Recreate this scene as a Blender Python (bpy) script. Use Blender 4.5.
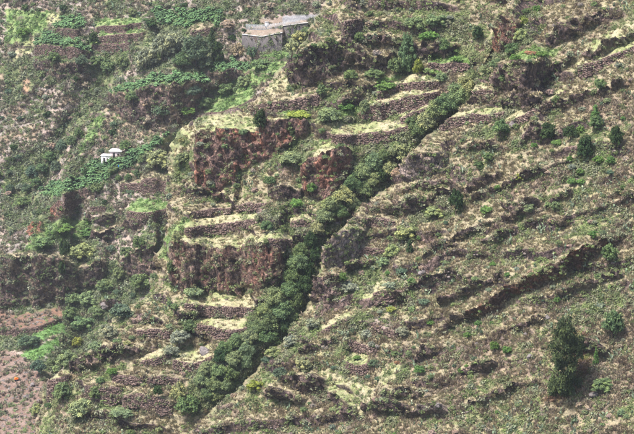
import bpy, math, random
import numpy as np
from mathutils import Vector

for o in list(bpy.data.objects): bpy.data.objects.remove(o)
scene = bpy.context.scene
# ------------------------------------------------------------------ camera
FPX, CW, CH = 2500.0, 634.0, 434.0            # focal length in photo pixels, photo size
PITCH = math.radians(16.0); CAMZ = 215.0
cd = bpy.data.cameras.new('camera'); cam = bpy.data.objects.new('camera', cd)
scene.collection.objects.link(cam); scene.camera = cam
cam.location = (0, 0, CAMZ); cam.rotation_euler = (math.pi/2-PITCH, 0, 0)
cd.sensor_fit = 'HORIZONTAL'; cd.sensor_width = 36; cd.lens = 36*FPX/CW
cd.clip_start = 1; cd.clip_end = 5000
# ------------------------------------------------------------------ light
HAZE = 0.000045
SUN_EL, SUN_AZ = math.radians(62), math.radians(248)   # azimuth clockwise from +Y: high, from the left
w = bpy.data.worlds.new('World'); scene.world = w; w.use_nodes = True
nt = w.node_tree; bg = nt.nodes['Background']
sky = nt.nodes.new('ShaderNodeTexSky'); sky.sky_type = 'NISHITA'; sky.sun_disc = False
sky.sun_elevation = SUN_EL; sky.sun_rotation = SUN_AZ; sky.dust_density = 3.0; sky.air_density = 1.0
nt.links.new(sky.outputs[0], bg.inputs[0]); bg.inputs[1].default_value = 0.14
sd = bpy.data.lights.new('sun', 'SUN'); sun = bpy.data.objects.new('sun', sd); scene.collection.objects.link(sun)
sd.energy = 3.8; sd.angle = math.radians(9); sd.color = (1, .96, .91)
sv = Vector((math.sin(SUN_AZ)*math.cos(SUN_EL), math.cos(SUN_AZ)*math.cos(SUN_EL), math.sin(SUN_EL)))
sun.rotation_euler = sv.to_track_quat('Z', 'Y').to_euler(); sun.location = (0, 200, 400)
scene.view_settings.view_transform = 'Standard'; scene.view_settings.look = 'None'
scene.view_settings.exposure = 1.5; scene.view_settings.gamma = 1
try: scene.view_settings.use_curve_mapping = False
except Exception: pass

rng = np.random.default_rng(7); random.seed(7)
COL = scene.collection
# ------------------------------------------------------------------ helpers
ca, sa = math.cos(PITCH), math.sin(PITCH)
FV = np.array([0, ca, -sa]); UV = np.array([0, sa, ca]); CP = np.array([0, 0, CAMZ])
def point(u, v, d):
    u, v, d = np.broadcast_arrays(np.asarray(u, float), np.asarray(v, float), np.asarray(d, float))
    x = (u-317)/FPX; y = (217-v)/FPX
    return np.stack([d*x, d*(ca+y*sa), CAMZ+d*(-sa+y*ca)], -1)
def _h(i, j, k):
    h = (i*374761393+j*668265263+k*2147483647) & 0xffffffff
    h = ((h ^ (h >> 13))*1274126177) & 0xffffffff
    return ((h ^ (h >> 16)) & 0xffff)/65535.0
def vn(P, fr, off=0):
    """value noise -1..1 at points P (..., 3); fr scalar or 3-vector"""
    Q = P*np.asarray(fr, float)+off
    I = np.floor(Q).astype(np.int64); t = Q-I; t = t*t*(3-2*t)
    i, j, k = I[..., 0], I[..., 1], I[..., 2]; a, b, c = t[..., 0], t[..., 1], t[..., 2]
    r = 0
    for di in (0, 1):
        for dj in (0, 1):
            for dk in (0, 1):
                r = r + _h(i+di, j+dj, k+dk)*(a if di else 1-a)*(b if dj else 1-b)*(c if dk else 1-c)
    return r*2-1
def fbm(P, fr, n=3, off=0):
    r = 0; A = 1; s = 0; fr = np.asarray(fr, float)
    for o in range(n): r = r+A*vn(P, fr, off+o*17.3); s += A; A *= .5; fr = fr*2.03
    return r/s
def sst(a, b, x):
    t = np.clip((x-a)/(b-a), 0, 1); return t*t*(3-2*t)
def inpoly(u, v, poly):
    r = np.zeros(np.shape(u), bool); n = len(poly); j = n-1
    for i in range(n):
        (x0, y0), (x1, y1) = poly[i], poly[j]
        if y0 != y1:
            r ^= ((y0 > v) != (y1 > v)) & (u < (x1-x0)*(v-y0)/(y1-y0)+x0)
        j = i
    return r
def tag(o, label=None, cat=None, group=None, kind=None):
    if label: o['label'] = label
    if cat: o['category'] = cat
    if group: o['group'] = group
    if kind: o['kind'] = kind
    return o
def empty(name, loc=(0, 0, 0)):
    o = bpy.data.objects.new(name, None); o.location = loc; o.empty_display_size = .5; COL.objects.link(o); return o
def newmesh(name, V, Fc, mats=(), smooth=False, attrs=None, fattr=None):
    """V (n,3) array; Fc (m,4) or (m,3) int array"""
    me = bpy.data.meshes.new(name); V = np.asarray(V, np.float32); Fc = np.asarray(Fc, np.int32)
    k = Fc.shape[1]; m = len(Fc)
    me.vertices.add(len(V)); me.vertices.foreach_set('co', V.ravel())
    me.loops.add(m*k); me.loops.foreach_set('vertex_index', Fc.ravel())
    me.polygons.add(m); me.polygons.foreach_set('loop_start', np.arange(0, m*k, k, dtype=np.int32))
    try: me.polygons.foreach_set('loop_total', np.full(m, k, np.int32))
    except Exception: pass
    if smooth: me.polygons.foreach_set('use_smooth', np.ones(m, bool))
    for n, A in (attrs or {}).items():
        A = np.asarray(A, np.float32)
        if A.ndim == 1:
            me.attributes.new(n, 'FLOAT', 'POINT').data.foreach_set('value', A)
        else:
            if A.shape[1] == 3: A = np.concatenate([A, np.ones((len(A), 1), np.float32)], 1)
            me.attributes.new(n, 'FLOAT_COLOR', 'POINT').data.foreach_set('color', A.ravel())
    for mt in mats: me.materials.append(mt)
    me.update(calc_edges=True); return me
def addobj(name, me, parent=None):
    o = bpy.data.objects.new(name, me); COL.objects.link(o)
    if parent is not None:
        o.parent = parent; o.matrix_parent_inverse.identity()
    return o
def boxes_mesh(name, items, mat, attrs_rand=False):
    """items: list of (centre, half extents, 3x3 rotation or None)"""
    V = []; Fc = []
    B = np.array([[x, y, z] for x in (-1, 1) for y in (-1, 1) for z in (-1, 1)], float)
    Q = np.array([[0, 1, 3, 2], [4, 6, 7, 5], [0, 4, 5, 1], [2, 3, 7, 6], [0, 2, 6, 4], [1, 5, 7, 3]])
    for n, (c, h, M) in enumerate(items):
        b = B*np.asarray(h)
        if M is not None: b = b@np.asarray(M).T
        V.append(b+np.asarray(c)); Fc.append(Q+8*n)
    return newmesh(name, np.concatenate(V), np.concatenate(Fc), [mat])

# ------------------------------------------------------------------ materials
def mat_new(name):
    m = bpy.data.materials.new(name); m.use_nodes = True
    N = m.node_tree.nodes; b = N['Principled BSDF']
    b.inputs['Specular IOR Level'].default_value = .15; b.inputs['Roughness'].default_value = .9
    return m, N, m.node_tree.links, b
def nz(N, L, scale, det=4, rough=.6, vec=None):
    t = N.new('ShaderNodeTexNoise'); t.inputs['Scale'].default_value = scale
    t.inputs['Detail'].default_value = det; t.inputs['Roughness'].default_value = rough
    if vec: L.new(vec, t.inputs['Vector'])
    return t
def ramp(N, L, src, pts):
    r = N.new('ShaderNodeValToRGB'); e = r.color_ramp.elements
    while len(e) < len(pts): e.new(.5)
    for i, (p, c) in enumerate(pts): e[i].position = p; e[i].color = (*c, 1) if len(c) == 3 else c
    L.new(src, r.inputs[0]); return r
def mixc(N, L, a, b, fac, mode='MIX'):
    x = N.new('ShaderNodeMix'); x.data_type = 'RGBA'; x.blend_type = mode
    for s, val in ((0, fac), (6, a), (7, b)):
        if hasattr(val, 'is_linked'): L.new(val, x.inputs[s])
        elif s == 0: x.inputs[0].default_value = val
        else: x.inputs[s].default_value = (*val, 1)
    return x.outputs[2]
def ground_mat():
    m, N, L, b = mat_new('hillside ground')
    at = N.new('ShaderNodeAttribute'); at.attribute_name = 'gcol'
    rk = N.new('ShaderNodeAttribute'); rk.attribute_name = 'rock'
    tc = N.new('ShaderNodeTexCoord')
    n1 = nz(N, L, 1.3, 6, .7, tc.outputs['Object']); n2 = nz(N, L, 5.0, 5, .7, tc.outputs['Object'])
    r1 = ramp(N, L, n1.outputs['Fac'], [(.25, (.5, .5, .52)), (.5, (1, 1, 1)), (.78, (1.5, 1.42, 1.3))])
    r2 = ramp(N, L, n2.outputs['Fac'], [(.3, (.6, .6, .62)), (.5, (1, 1, 1)), (.72, (1.35, 1.3, 1.22))])
    c = mixc(N, L, at.outputs['Color'], r1.outputs[0], 1.0, 'MULTIPLY')
    c = mixc(N, L, c, r2.outputs[0], .8, 'MULTIPLY')
    # dark joints and cracks on rock
    vo = N.new('ShaderNodeTexVoronoi'); vo.feature = 'DISTANCE_TO_EDGE'; vo.inputs['Scale'].default_value = 1.1
    mp = N.new('ShaderNodeMapping'); mp.inputs['Scale'].default_value = (1, 1, .6)
    wn = nz(N, L, 1.5, 3, .6, tc.outputs['Object'])
    ad = N.new('ShaderNodeVectorMath'); ad.operation = 'ADD'
    L.new(tc.outputs['Object'], ad.inputs[0]); L.new(wn.outputs['Color'], ad.inputs[1])
    L.new(ad.outputs[0], mp.inputs[0]); L.new(mp.outputs[0], vo.inputs['Vector'])
    cr = ramp(N, L, vo.outputs['Distance'], [(0, (.45, .42, .42)), (.12, (1, 1, 1))])
    c2 = mixc(N, L, c, cr.outputs[0], 1, 'MULTIPLY')
    vc = N.new('ShaderNodeTexVoronoi'); vc.inputs['Scale'].default_value = 1.9; L.new(mp.outputs[0], vc.inputs['Vector'])
    rc = ramp(N, L, vc.outputs['Color'], [(.1, (.45, .44, .45)), (.5, (.95, .92, .9)), (.85, (1.75, 1.6, 1.5))])
    c2 = mixc(N, L, c2, rc.outputs[0], 1, 'MULTIPLY')
    c = mixc(N, L, c, c2, rk.outputs['Fac'])
    L.new(c, b.inputs['Base Color'])
    bp = N.new('ShaderNodeBump'); bp.inputs['Strength'].default_value = 1.0; bp.inputs['Distance'].default_value = .5
    ha = N.new('ShaderNodeMath'); ha.operation = 'MULTIPLY'; L.new(vo.outputs['Distance'], ha.inputs[0]); L.new(rk.outputs['Fac'], ha.inputs[1])
    hb = N.new('ShaderNodeMath'); hb.operation = 'MULTIPLY_ADD'; L.new(ha.outputs[0], hb.inputs[0]); hb.inputs[1].default_value = 1.6; L.new(n1.outputs['Fac'], hb.inputs[2])
    L.new(hb.outputs[0], bp.inputs['Height']); L.new(bp.outputs[0], b.inputs['Normal'])
    return m
M_GROUND = ground_mat()
def stone_mat():
    m, N, L, b = mat_new('dry stone')
    at = N.new('ShaderNodeAttribute'); at.attribute_name = 'var'
    tc = N.new('ShaderNodeTexCoord'); n1 = nz(N, L, 3, 5, .7, tc.outputs['Object'])
    r = ramp(N, L, at.outputs['Fac'], [(0, (.055, .038, .033)), (.4, (.10, .068, .058)), (.7, (.145, .10, .083)), (1, (.22, .165, .14))])
    r2 = ramp(N, L, n1.outputs['Fac'], [(.3, (.55, .55, .55)), (.55, (1, 1, 1)), (.75, (1.4, 1.35, 1.25))])
    L.new(mixc(N, L, r.outputs[0], r2.outputs[0], 1, 'MULTIPLY'), b.inputs['Base Color'])
    return m
M_STONE = stone_mat()
def leaf_mat():
    m, N, L, b = mat_new('foliage')
    N.remove(b); out = N['Material Output']
    oi = N.new('ShaderNodeObjectInfo'); at = N.new('ShaderNodeAttribute'); at.attribute_name = 'lv'
    r = ramp(N, L, at.outputs['Fac'], [(0, (.62, .66, .75)), (.5, (1, 1, 1)), (1, (1.75, 1.6, 1.3))])
    c = mixc(N, L, oi.outputs['Color'], r.outputs[0], 1, 'MULTIPLY')
    d = N.new('ShaderNodeBsdfDiffuse'); t = N.new('ShaderNodeBsdfTranslucent'); x = N.new('ShaderNodeMixShader'); x.inputs[0].default_value = .25
    L.new(c, d.inputs[0]); L.new(c, t.inputs[0]); L.new(d.outputs[0], x.inputs[1]); L.new(t.outputs[0], x.inputs[2])
    L.new(x.outputs[0], out.inputs[0]); return m
M_LEAF = leaf_mat()
def stuff_mat():
    m, N, L, b = mat_new('ground cover')
    N.remove(b); out = N['Material Output']
    oi = N.new('ShaderNodeAttribute'); oi.attribute_type = 'INSTANCER'; oi.attribute_name = 'col'
    at = N.new('ShaderNodeAttribute'); at.attribute_name = 'lv'
    r = ramp(N, L, at.outputs['Fac'], [(0, (.62, .64, .68)), (.5, (1, 1, 1)), (1, (1.6, 1.5, 1.3))])
    c = mixc(N, L, oi.outputs['Color'], r.outputs[0], 1, 'MULTIPLY')
    d = N.new('ShaderNodeBsdfDiffuse'); t = N.new('ShaderNodeBsdfTranslucent'); x = N.new('ShaderNodeMixShader'); x.inputs[0].default_value = .2
    L.new(c, d.inputs[0]); L.new(c, t.inputs[0]); L.new(d.outputs[0], x.inputs[1]); L.new(t.outputs[0], x.inputs[2])
    L.new(x.outputs[0], out.inputs[0]); return m
M_STUFF = stuff_mat()
def plain_mat(name, c, rough=.85, sc=4, amt=.35):
    m, N, L, b = mat_new(name); b.inputs['Roughness'].default_value = rough
    tc = N.new('ShaderNodeTexCoord'); n1 = nz(N, L, sc, 5, .7, tc.outputs['Object'])
    r = ramp(N, L, n1.outputs['Fac'], [(.3, tuple(x*(1-amt) for x in c)), (.7, tuple(min(1, x*(1+amt*.6)) for x in c))])
    L.new(r.outputs[0], b.inputs['Base Color']); return m
M_BARK = plain_mat('bark', (.12, .09, .07))
M_WHITE = plain_mat('white limewash', (.62, .6, .58), sc=1.5, amt=.25)
M_CONC = plain_mat('weathered concrete', (.27, .26, .25), sc=1, amt=.25)
M_GREYWALL = plain_mat('grey mortared stone', (.07, .062, .062), sc=1.6, amt=.5)
M_PINK = plain_mat('pinkish render', (.42, .34, .33), sc=1.5, amt=.2)
M_METAL = plain_mat('galvanised wire', (.36, .38, .41), .5)
M_DARK = plain_mat('dark opening', (.03, .028, .03))
M_ORANGE = plain_mat('orange paint', (.85, .19, .04), .5, 2, .1)
M_BLUE = plain_mat('blue plastic', (.05, .22, .5), .5, 2, .1)
M_ROCK = plain_mat('grey rock', (.125, .108, .103), sc=1.6, amt=.5)
M_BLACK = plain_mat('black rubber', (.02, .02, .022))

# ------------------------------------------------------------------ the hillside sheet
ST = .84
def axis(lo, hi, far_lo, far_hi):
    a = list(np.arange(lo, hi+ST, ST)); s = ST; x = lo
    while x > far_lo: s *= 1.25; x -= s; a.insert(0, x)
    s = ST; x = a[-1]
    while x < far_hi: s *= 1.25; x += s; a.append(x)
    return np.array(a)
us = axis(-60, 694, -500, 1150); vs = axis(-40, 474, -260, 800)
NU, NV = len(us), len(vs)
GU, GV = np.meshgrid(us, vs)                    # [row v, col u]
def plane(phi, th, u, v, d):
    p, t = math.radians(phi), math.radians(th)
    n = np.array([-math.sin(p)*math.sin(t), -math.cos(p)*math.sin(t), math.cos(t)])
    nr = lambda a, b: n@FV+n[0]*(a-317)/FPX-(n@UV)*(b-217)/FPX
    c = d*nr(u, v); return c/nr(GU, GV)
DA = plane(52, 42, 450, 230, 490); DB = plane(32, 46, 220, 250, 520); DC = plane(35, 42, 100, 160, 830)
L1 = [(540, -300), (520, -60), (505, 20), (482, 75), (470, 100), (450, 118), (425, 137), (405, 160), (388, 186), (368, 203), (345, 227), (328, 247), (318, 275), (312, 300), (300, 318), (280, 345), (258, 368), (240, 388), (215, 408), (190, 432), (150, 520), (80, 820)]
L2 = [(420, -300), (345, -60), (322, 8), (305, 40), (290, 58), (272, 80), (256, 100), (225, 112), (200, 117), (176, 132), (168, 160), (166, 185), (168, 212), (166, 227), (163, 240), (155, 265), (150, 292), (112, 322), (98, 345), (70, 362), (46, 382), (34, 430), (20, 500), (-100, 820)]
def line(Lp, v): return np.interp(v, [p[1] for p in Lp], [p[0] for p in Lp])
def wob(v, seed, a=2.2):
    z = np.zeros_like(v); Q = np.stack([v, z+seed, z], -1)
    return a*vn(Q, .11, seed)+a*.6*vn(Q, .35, seed+5)
l1 = line(L1, vs)+wob(vs, 3.); l2 = line(L2, vs)+wob(vs, 9.)
E1 = GU-l1[:, None]; E2 = GU-l2[:, None]
LAY = np.where(E1 > 0, 0, np.where(E2 > 0, 1, 2))          # 0 near slope, 1 spur, 2 far slope
gd = np.interp(vs, [60, 110, 250, 400, 440], [0, 2.5, 4, 3, 2])[:, None]
DB = DB+gd*np.exp(np.clip(E1, -200, 0)/16)                # the gully behind the near slope's edge
DA = DA+3.5*np.exp(-np.clip(E1, 0, 200)/10)
DB = DB+9*np.exp(-np.clip(E2, 0, 300)/20)                 # the spur rounds off
foot = np.interp(us, [-500, 17, 40, 62, 80], [322, 312, 309, 306, 320])[None, :]
fl = np.clip(GV-foot, 0, 130)*(1-sst(40, 78, GU))         # flat valley floor, lower left
DC = DC-fl*(2.0-.5)*DC/FPX
# smooth bulges and hollows
P0 = point(GU, GV, DC); DC = DC+4*fbm(P0, 1/28., 2, 3)*(fl < 1)
_w = .77*GU+.64*GV+16*fbm(np.stack([GU, GV, GU*0], -1), .018, 2, 66)      # ribs and gullies down the far slope
_t2 = .64*GU-.77*GV; DC = DC+(9*vn(np.stack([_w/34, _t2/150, GU*0], -1), 1, 6)+3.5*vn(np.stack([_w/13, _t2/60, GU*0], -1), 1, 16))*(.55+.45*vn(np.stack([GU/70, GV/70, GU*0], -1), 1, 26))*sst(45, 75, GV)*(1-sst(235, 280, GV))
P0 = point(GU, GV, DB); DB = DB+3.2*fbm(P0, 1/16., 2, 8)
P0 = point(GU, GV, DA); DA = DA+4.0*fbm(P0, 1/22., 2, 12)
DL = [DA, DB, DC]

# terraces and cliffs: (layer, face, tread, [(u, v of the edge, face height, tread depth) in photo px ...], label)
TERR = [
 # ---- spur
 (1,'stone','dry',[(248,107,4,3),(260,105,10,8),(285,101,11,8),(316,96,10,7),(326,94,4,5)],'dry stone terrace wall above the tread with the lone dark round bush'),
 (1,'red','pale',[(196,136,56,2),(205,132,60,8),(219,130,62,14),(240,131,40,14),(254,134,30,14),(262,128,33,8),(271,122,37,5),(290,120,26,3),(309,123,14,2)],'broad red brown cliff below the lone dark round bush'),
 (1,'stone','pale',[(184,229,6,3),(190,228,9,6),(205,226,10,7),(230,223,9,7),(258,219,7,5)],'dry stone terrace wall, upper of two above the columned cliff'),
 (1,'col','pale',[(170,244,40,2),(178,242,46,5),(188,243,46,8),(202,248,42,9),(224,250,42,10),(245,245,50,8),(270,240,46,6),(284,248,33,2)],'long columned red brown cliff under a curved pale grass ledge'),
 (1,'stone','pale',[(268,239,9,5),(280,239,11,6),(292,241,7,5)],'short stub of dry stone wall at the right end of the curved grass ledge'),
 (1,'stone','pale',[(184,303,6,6),(196,305,9,8),(210,306,10,12),(238,308,9,14),(255,308,5,10)],'dry stone terrace wall directly below the foot of the columned cliff'),
 (1,'stone','pale',[(197,324,4,5),(206,326,9,8),(218,328,10,10),(231,331,9,11),(247,328,4,7)],'dry stone terrace wall second below the foot of the columned cliff'),
 (1,'stone','pale',[(172,358,7,3),(180,362,9,10),(192,364,8,13),(204,361,6,14),(212,356,3,10)],'low dry stone terrace wall left of the lower gully trees'),
 (1,'stone','dry',[(136,331,5,4),(155,329,8,5),(170,332,7,4)],'dry stone wall on the slope left of the lower grass terraces'),
 (1,'cliff','dry',[(70,364,9,2),(76,360,14,3),(88,354,15,4),(100,350,14,5),(123,347,10,6),(136,349,7,4),(144,354,3,2)],'dark overhanging rock band on the lower left ridge'),
 (1,'stone','dry',[(112,376,5,4),(128,376,7,5),(143,378,5,4)],'short dark dry stone wall below the overhanging rock band'),
 (1,'stone','pale',[(46,380,24,3),(52,380,24,5),(60,378,14,5),(71,374,6,4)],'dark dry stone wall at the lower left tip of the spur'),
 (1,'stone','dry',[(84,385,8,4),(98,388,16,6),(112,387,16,5),(122,390,12,3)],'dry stone wall with pinkish tread above two round bushes'),
 (1,'stone','dry',[(122,396,10,4),(140,394,14,5),(158,398,14,4),(172,404,10,3)],'dark dry stone wall under tall dry grass at the bottom left'),
 (2,'stone','dry',[(119,184,8,3),(141,183,8,4),(143,179,14,5),(155,178,14,7),(169,182,11,7)],'grey dry stone wall on the left shoulder of the spur'),
 (2,'stone','bright',[(126,211,6,3),(138,213,9,11),(155,211,11,10),(168,208,9,5)],'grey dry stone wall holding a small vivid green plot'),
 (1,'red','pale',[(302,166,18,1),(311,160,37,3),(322,154,50,9),(338,153,44,10),(347,151,36,9),(353,152,20,5)],'tall rust red rock bluff standing beside the gully trees'),
 (1,'stone','pale',[(331,134,8,4),(340,135,11,8),(352,135,10,10),(371,133,11,10),(393,131,7,8),(409,126,3,4)],'dry stone terrace wall above the rust red rock bluff'),
 (1,'stone','pale',[(361,109,12,3),(366,108,15,6),(395,100,14,8),(421,95,12,8),(439,92,5,5)],'longest brown terrace wall, above the rock bluff and right of centre'),
 (1,'stone','pale',[(394,86,4,4),(411,83,7,7),(426,82,8,7),(440,82,5,4)],'short pinkish terrace wall under a grassy strip in the upper centre'),
 (1,'stone','bright',[(376,92,7,4),(390,90,6,6),(398,86,4,5)],'small brown wall below a vivid green patch in the upper centre'),
 (1,'stone','bright',[(428,63,6,5),(440,64,8,7),(455,63,8,7),(470,65,5,5)],'pinkish terrace wall with green top left of the rusty crag'),
 (1,'cliff','dry',[(288,60,20,2),(296,54,34,4),(312,47,40,5),(330,42,38,5),(345,36,34,4),(356,44,20,3),(372,58,8,2)],'dark rocky cliff with rusty foot in the upper centre'),
 (1,'stone','dry',[(341,24,17,3),(343,22,20,4),(352,20,19,4),(362,19,14,3)],'square dark block of stone wall at the top centre'),
 (1,'cliff','dry',[(361,37,7,2),(375,36,9,4),(390,37,7,4),(404,41,3,3)],'small grey rock ledge right of the square wall block'),
 (1,'cliff','dry',[(358,63,6,2),(372,60,7,3),(388,56,8,3),(396,54,4,2)],'narrow dark rock ledge left of the tall upper tree'),
 (1,'cliff','dry',[(414,44,10,2),(424,43,16,3),(440,42,14,3),(458,44,10,3)],'small shaded rock step right of the tall upper tree'),
 (1,'cliff','dry',[(268,190,6,2),(278,187,14,4),(290,187,16,4),(302,194,6,2)],'brown rocky mound between the broad cliff and the rock bluff'),
 (1,'cliff','green',[(343,96,9,2),(352,92,10,4),(362,93,8,3)],'little dark outcrop among bushes above the longest terrace wall'),
 # ---- near slope
 (0,'rust','dry',[(484,30,14,2),(490,24,26,3),(502,20,32,3),(514,20,26,3),(522,26,12,2)],'rust streaked crag at the top right of centre'),
 (0,'cliff','dry',[(548,34,12,2),(556,27,18,4),(570,22,18,4),(586,17,14,4),(600,12,8,3)],'dark crag at the top right'),
 (0,'cliff','dry',[(494,74,14,2),(506,68,24,4),(520,64,29,4),(540,62,24,4),(560,61,14,4),(573,58,6,2)],'large dark shaded crag on the upper right slope'),
 (0,'cliff','pale',[(585,54,4,3),(590,51,9,7),(600,47,9,7),(618,40,8,7),(640,32,5,5)],'dark ledge under a pale grass strip near the top right corner'),
 (0,'stone','pale',[(577,66,9,3),(584,65,12,5),(596,62,9,6),(618,53,7,6),(640,44,4,5)],'terrace wall second below the top right corner'),
 (0,'stone','pale',[(466,114,7,3),(485,115,8,6),(505,112,5,4)],'low terrace wall left of the round bushes on the upper right slope'),
 (0,'cliff','pale',[(468,102,5,2),(480,97,8,4),(498,98,7,5)],'small rounded rock step below the head of the gully'),
 (0,'cliff','dry',[(503,99,10,3),(516,95,14,5),(532,95,14,5),(542,100,7,3)],'rounded rock mound below the large shaded crag'),
 (0,'stone','pale',[(438,122,8,3),(446,119,11,6),(458,117,9,7),(468,117,5,4)],'squat terrace corner right of the upper gully trees'),
 (0,'grey','dry',[(402,168,10,2),(410,158,22,4),(422,152,28,5),(438,150,24,5),(447,156,12,2)],'grey rock face right of the gully trees'),
 (0,'cliff','dry',[(396,203,10,2),(408,200,14,5),(424,198,13,5),(436,201,6,3)],'dark rock step below the grey rock face'),
 (0,'cliff','dry',[(430,196,5,2),(446,190,9,4),(460,186,6,3)],'small dark ledge beside the tall ivy dark shrub'),
 (0,'stone','dry',[(361,219,6,2),(370,218,9,5),(384,218,9,5),(396,222,4,3)],'old stone wall at the lip of the gully'),
 (0,'grey','dry',[(326,246,20,1),(334,236,32,2),(346,231,36,4),(358,228,28,4),(366,231,12,2)],'tall grey rock face at the gully edge'),
 (0,'stone','dry',[(357,249,4,2),(366,248,7,4),(378,249,6,4),(388,251,3,2)],'short stone wall right of the tall grey rock face'),
 (0,'cliff','dry',[(311,290,8,1),(318,278,26,2),(330,274,30,4),(342,278,20,3),(349,286,8,2)],'dark rock buttress below the tall grey rock face'),
 (0,'stone','pale',[(373,293,9,4),(377,292,13,10),(388,291,12,8),(396,293,7,4)],'stone wall corner beside a pale patch of grass in the lower centre'),
 (0,'cliff','dry',[(396,295,5,2),(410,289,6,3),(426,281,7,3),(444,272,6,3),(460,262,3,2)],'thin dark rock seam running up right from the stone wall corner'),
 (0,'stone','pinkish',[(370,321,4,2),(385,328,5,8),(396,331,5,9),(406,332,3,6)],'low wall under a pinkish bare tread in the lower centre'),
 (0,'stone','dry',[(347,338,9,3),(362,344,9,4),(379,351,6,3)],'dark sloping stone wall below the pinkish tread'),
 (0,'stone','pale',[(345,361,6,4),(350,364,8,8),(360,366,9,10),(370,364,7,8)],'stone wall under a small pale grass plot in the lower centre'),
 (0,'cliff','pale',[(328,392,9,6),(336,395,13,8),(346,401,13,8),(357,412,9,4)],'dark rock wall along the lower edge of the pale grass path'),
 (0,'cliff','dry',[(379,392,7,2),(392,389,10,4),(410,388,10,4),(424,392,5,2)],'upper dark rock heap right of the pale grass path'),
 (0,'cliff','dry',[(365,405,9,2),(378,401,13,4),(398,401,13,4),(416,406,8,2)],'lower dark rock heap right of the pale grass path'),
 (0,'grey','dry',[(415,408,7,2),(428,404,10,4),(442,404,9,3),(449,408,4,2)],'grey rock slab at the bottom edge right of the rock heaps'),
 (0,'cliff','dry',[(286,378,6,2),(296,374,10,4),(312,375,11,4),(328,381,7,3)],'stony ledge right of the dark domed bush'),
 (0,'cliff','dry',[(266,392,5,2),(278,390,8,4),(292,394,8,4),(306,399,5,2)],'brown ledge below the dark domed bush'),
 (0,'cave','dry',[(466,317,4,2),(484,306,7,3),(502,295,11,4),(520,283,14,4),(538,273,16,4),(552,264,17,4),(570,255,19,4),(588,247,17,4),(606,241,10,3),(622,236,5,2)],'long dark overhang slanting across the right slope'),
 (0,'cliff','dry',[(432,333,5,2),(440,328,8,3),(456,319,7,3),(468,314,4,2)],'dark rock ledge at the lower left end of the slanting overhang'),
 (0,'cliff','dry',[(414,356,6,2),(422,349,10,3),(432,347,8,3),(437,350,4,1)],'small dark tilted boulder ledge in the lower centre right'),
 (0,'cliff','dry',[(505,206,6,2),(518,201,9,4),(535,199,8,4),(543,202,4,2)],'brown ledge in the middle of the right slope'),
 (0,'cliff','dry',[(552,199,5,2),(562,194,7,3),(574,192,5,2)],'rusty little ledge right of the middle brown ledge'),
 (0,'cliff','dry',[(467,190,8,2),(476,182,12,4),(490,176,10,4),(502,174,5,2)],'rock rib left of the brown patch on the right slope'),
 (0,'cliff','dry',[(520,139,6,2),(530,125,14,3),(538,124,16,3),(546,128,10,2)],'reddish rock face left of a dark round bush'),
 (0,'cliff','dry',[(484,240,5,2),(496,234,8,3),(508,231,5,2)],'small dark stony ledge on the left of the right slope'),
 (0,'cliff','dry',[(426,255,4,2),(438,246,7,3),(452,244,6,3),(460,246,3,2)],'small ledge above the grey boulder'),
 (0,'cliff','dry',[(452,372,5,2),(468,366,9,4),(486,362,8,4),(498,365,4,2)],'mauve brown ledge in the lower right slope'),
 (0,'cliff','dry',[(574,344,6,2),(586,340,12,3),(598,342,12,3),(608,348,6,2)],'dark stony bank right of the tall dark tree'),
 (0,'cliff','dry',[(470,200,4,4),(490,190,6,5),(515,180,6,5),(545,168,5,4),(575,158,3,3)],'thin ledge line above the brown patch of the right slope'),
 (0,'cliff','dry',[(440,243,4,4),(462,232,7,6),(490,222,6,5),(520,214,6,5),(548,206,3,4)],'long tan topped ledge line left of the middle brown ledge'),
 (0,'cliff','dry',[(560,104,5,3),(580,96,7,5),(600,90,7,5),(626,80,5,4)],'tan topped ledge below the top right terraces'),
 (0,'cliff','dry',[(452,150,4,3),(470,145,7,4),(490,143,6,4),(510,146,3,3)],'ledge left of and below the wide dark bush'),
 (0,'cliff','dry',[(404,189,4,3),(420,184,7,5),(440,180,6,4),(452,181,3,2)],'narrow ledge just under the grey rock face'),
 (0,'cliff','dry',[(372,207,4,3),(386,206,7,5),(402,209,5,4)],'tan topped ledge near the gully lip'),
 (0,'cliff','dry',[(345,268,4,2),(360,263,6,4),(376,262,4,3)],'little ledge right below the tall grey rock face'),
 (0,'cliff','dry',[(556,222,4,3),(575,214,6,4),(600,206,6,4),(626,198,4,3)],'ledge line above the bright round bush near the right edge'),
 (0,'cliff','dry',[(440,303,4,3),(460,294,6,5),(482,283,6,5),(505,272,4,3)],'ledge line just above the left half of the slanting overhang'),
 (0,'cliff','dry',[(500,332,4,3),(520,325,6,4),(545,318,5,3)],'short ledge left above the tall dark tree'),
 (0,'cliff','dry',[(465,404,4,3),(490,394,7,4),(515,386,6,4),(540,380,4,3)],'low ledge left of the foot of the tall dark tree'),
 (0,'cliff','dry',[(300,352,4,3),(318,344,6,4),(338,338,4,3)],'ledge above the pale feathery shrub in the lower centre'),
 (0,'stone','pale',[(322,331,4,4),(338,322,6,6),(356,316,4,5)],'short wall left of the pinkish bare tread'),
 (0,'cliff','dry',[(548,297,4,2),(570,289,6,4),(596,281,6,4),(624,274,4,3)],'ledge line below the right half of the slanting overhang'),
 (0,'stone','pale',[(505,124,4,4),(520,117,7,7),(545,104,6,6),(566,91,4,4)],'stone wall along the diagonal pale path'),
 (0,'stone','pale',[(470,92,4,4),(482,90,7,6),(499,92,4,4)],'short wall at the head of the gully belt'),
 (1,'stone','pale',[(400,119,4,4),(412,113,7,7),(430,107,6,6),(443,103,3,4)],'stepped wall right under the longest terrace wall'),
 (1,'stone','dry',[(235,206,4,4),(250,203,7,6),(268,204,4,4)],'short wall on the slope under the broad cliff, right one'),
 (1,'stone','dry',[(196,212,4,3),(212,209,6,5),(231,208,4,4)],'short wall on the slope under the broad cliff, left one'),
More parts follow.
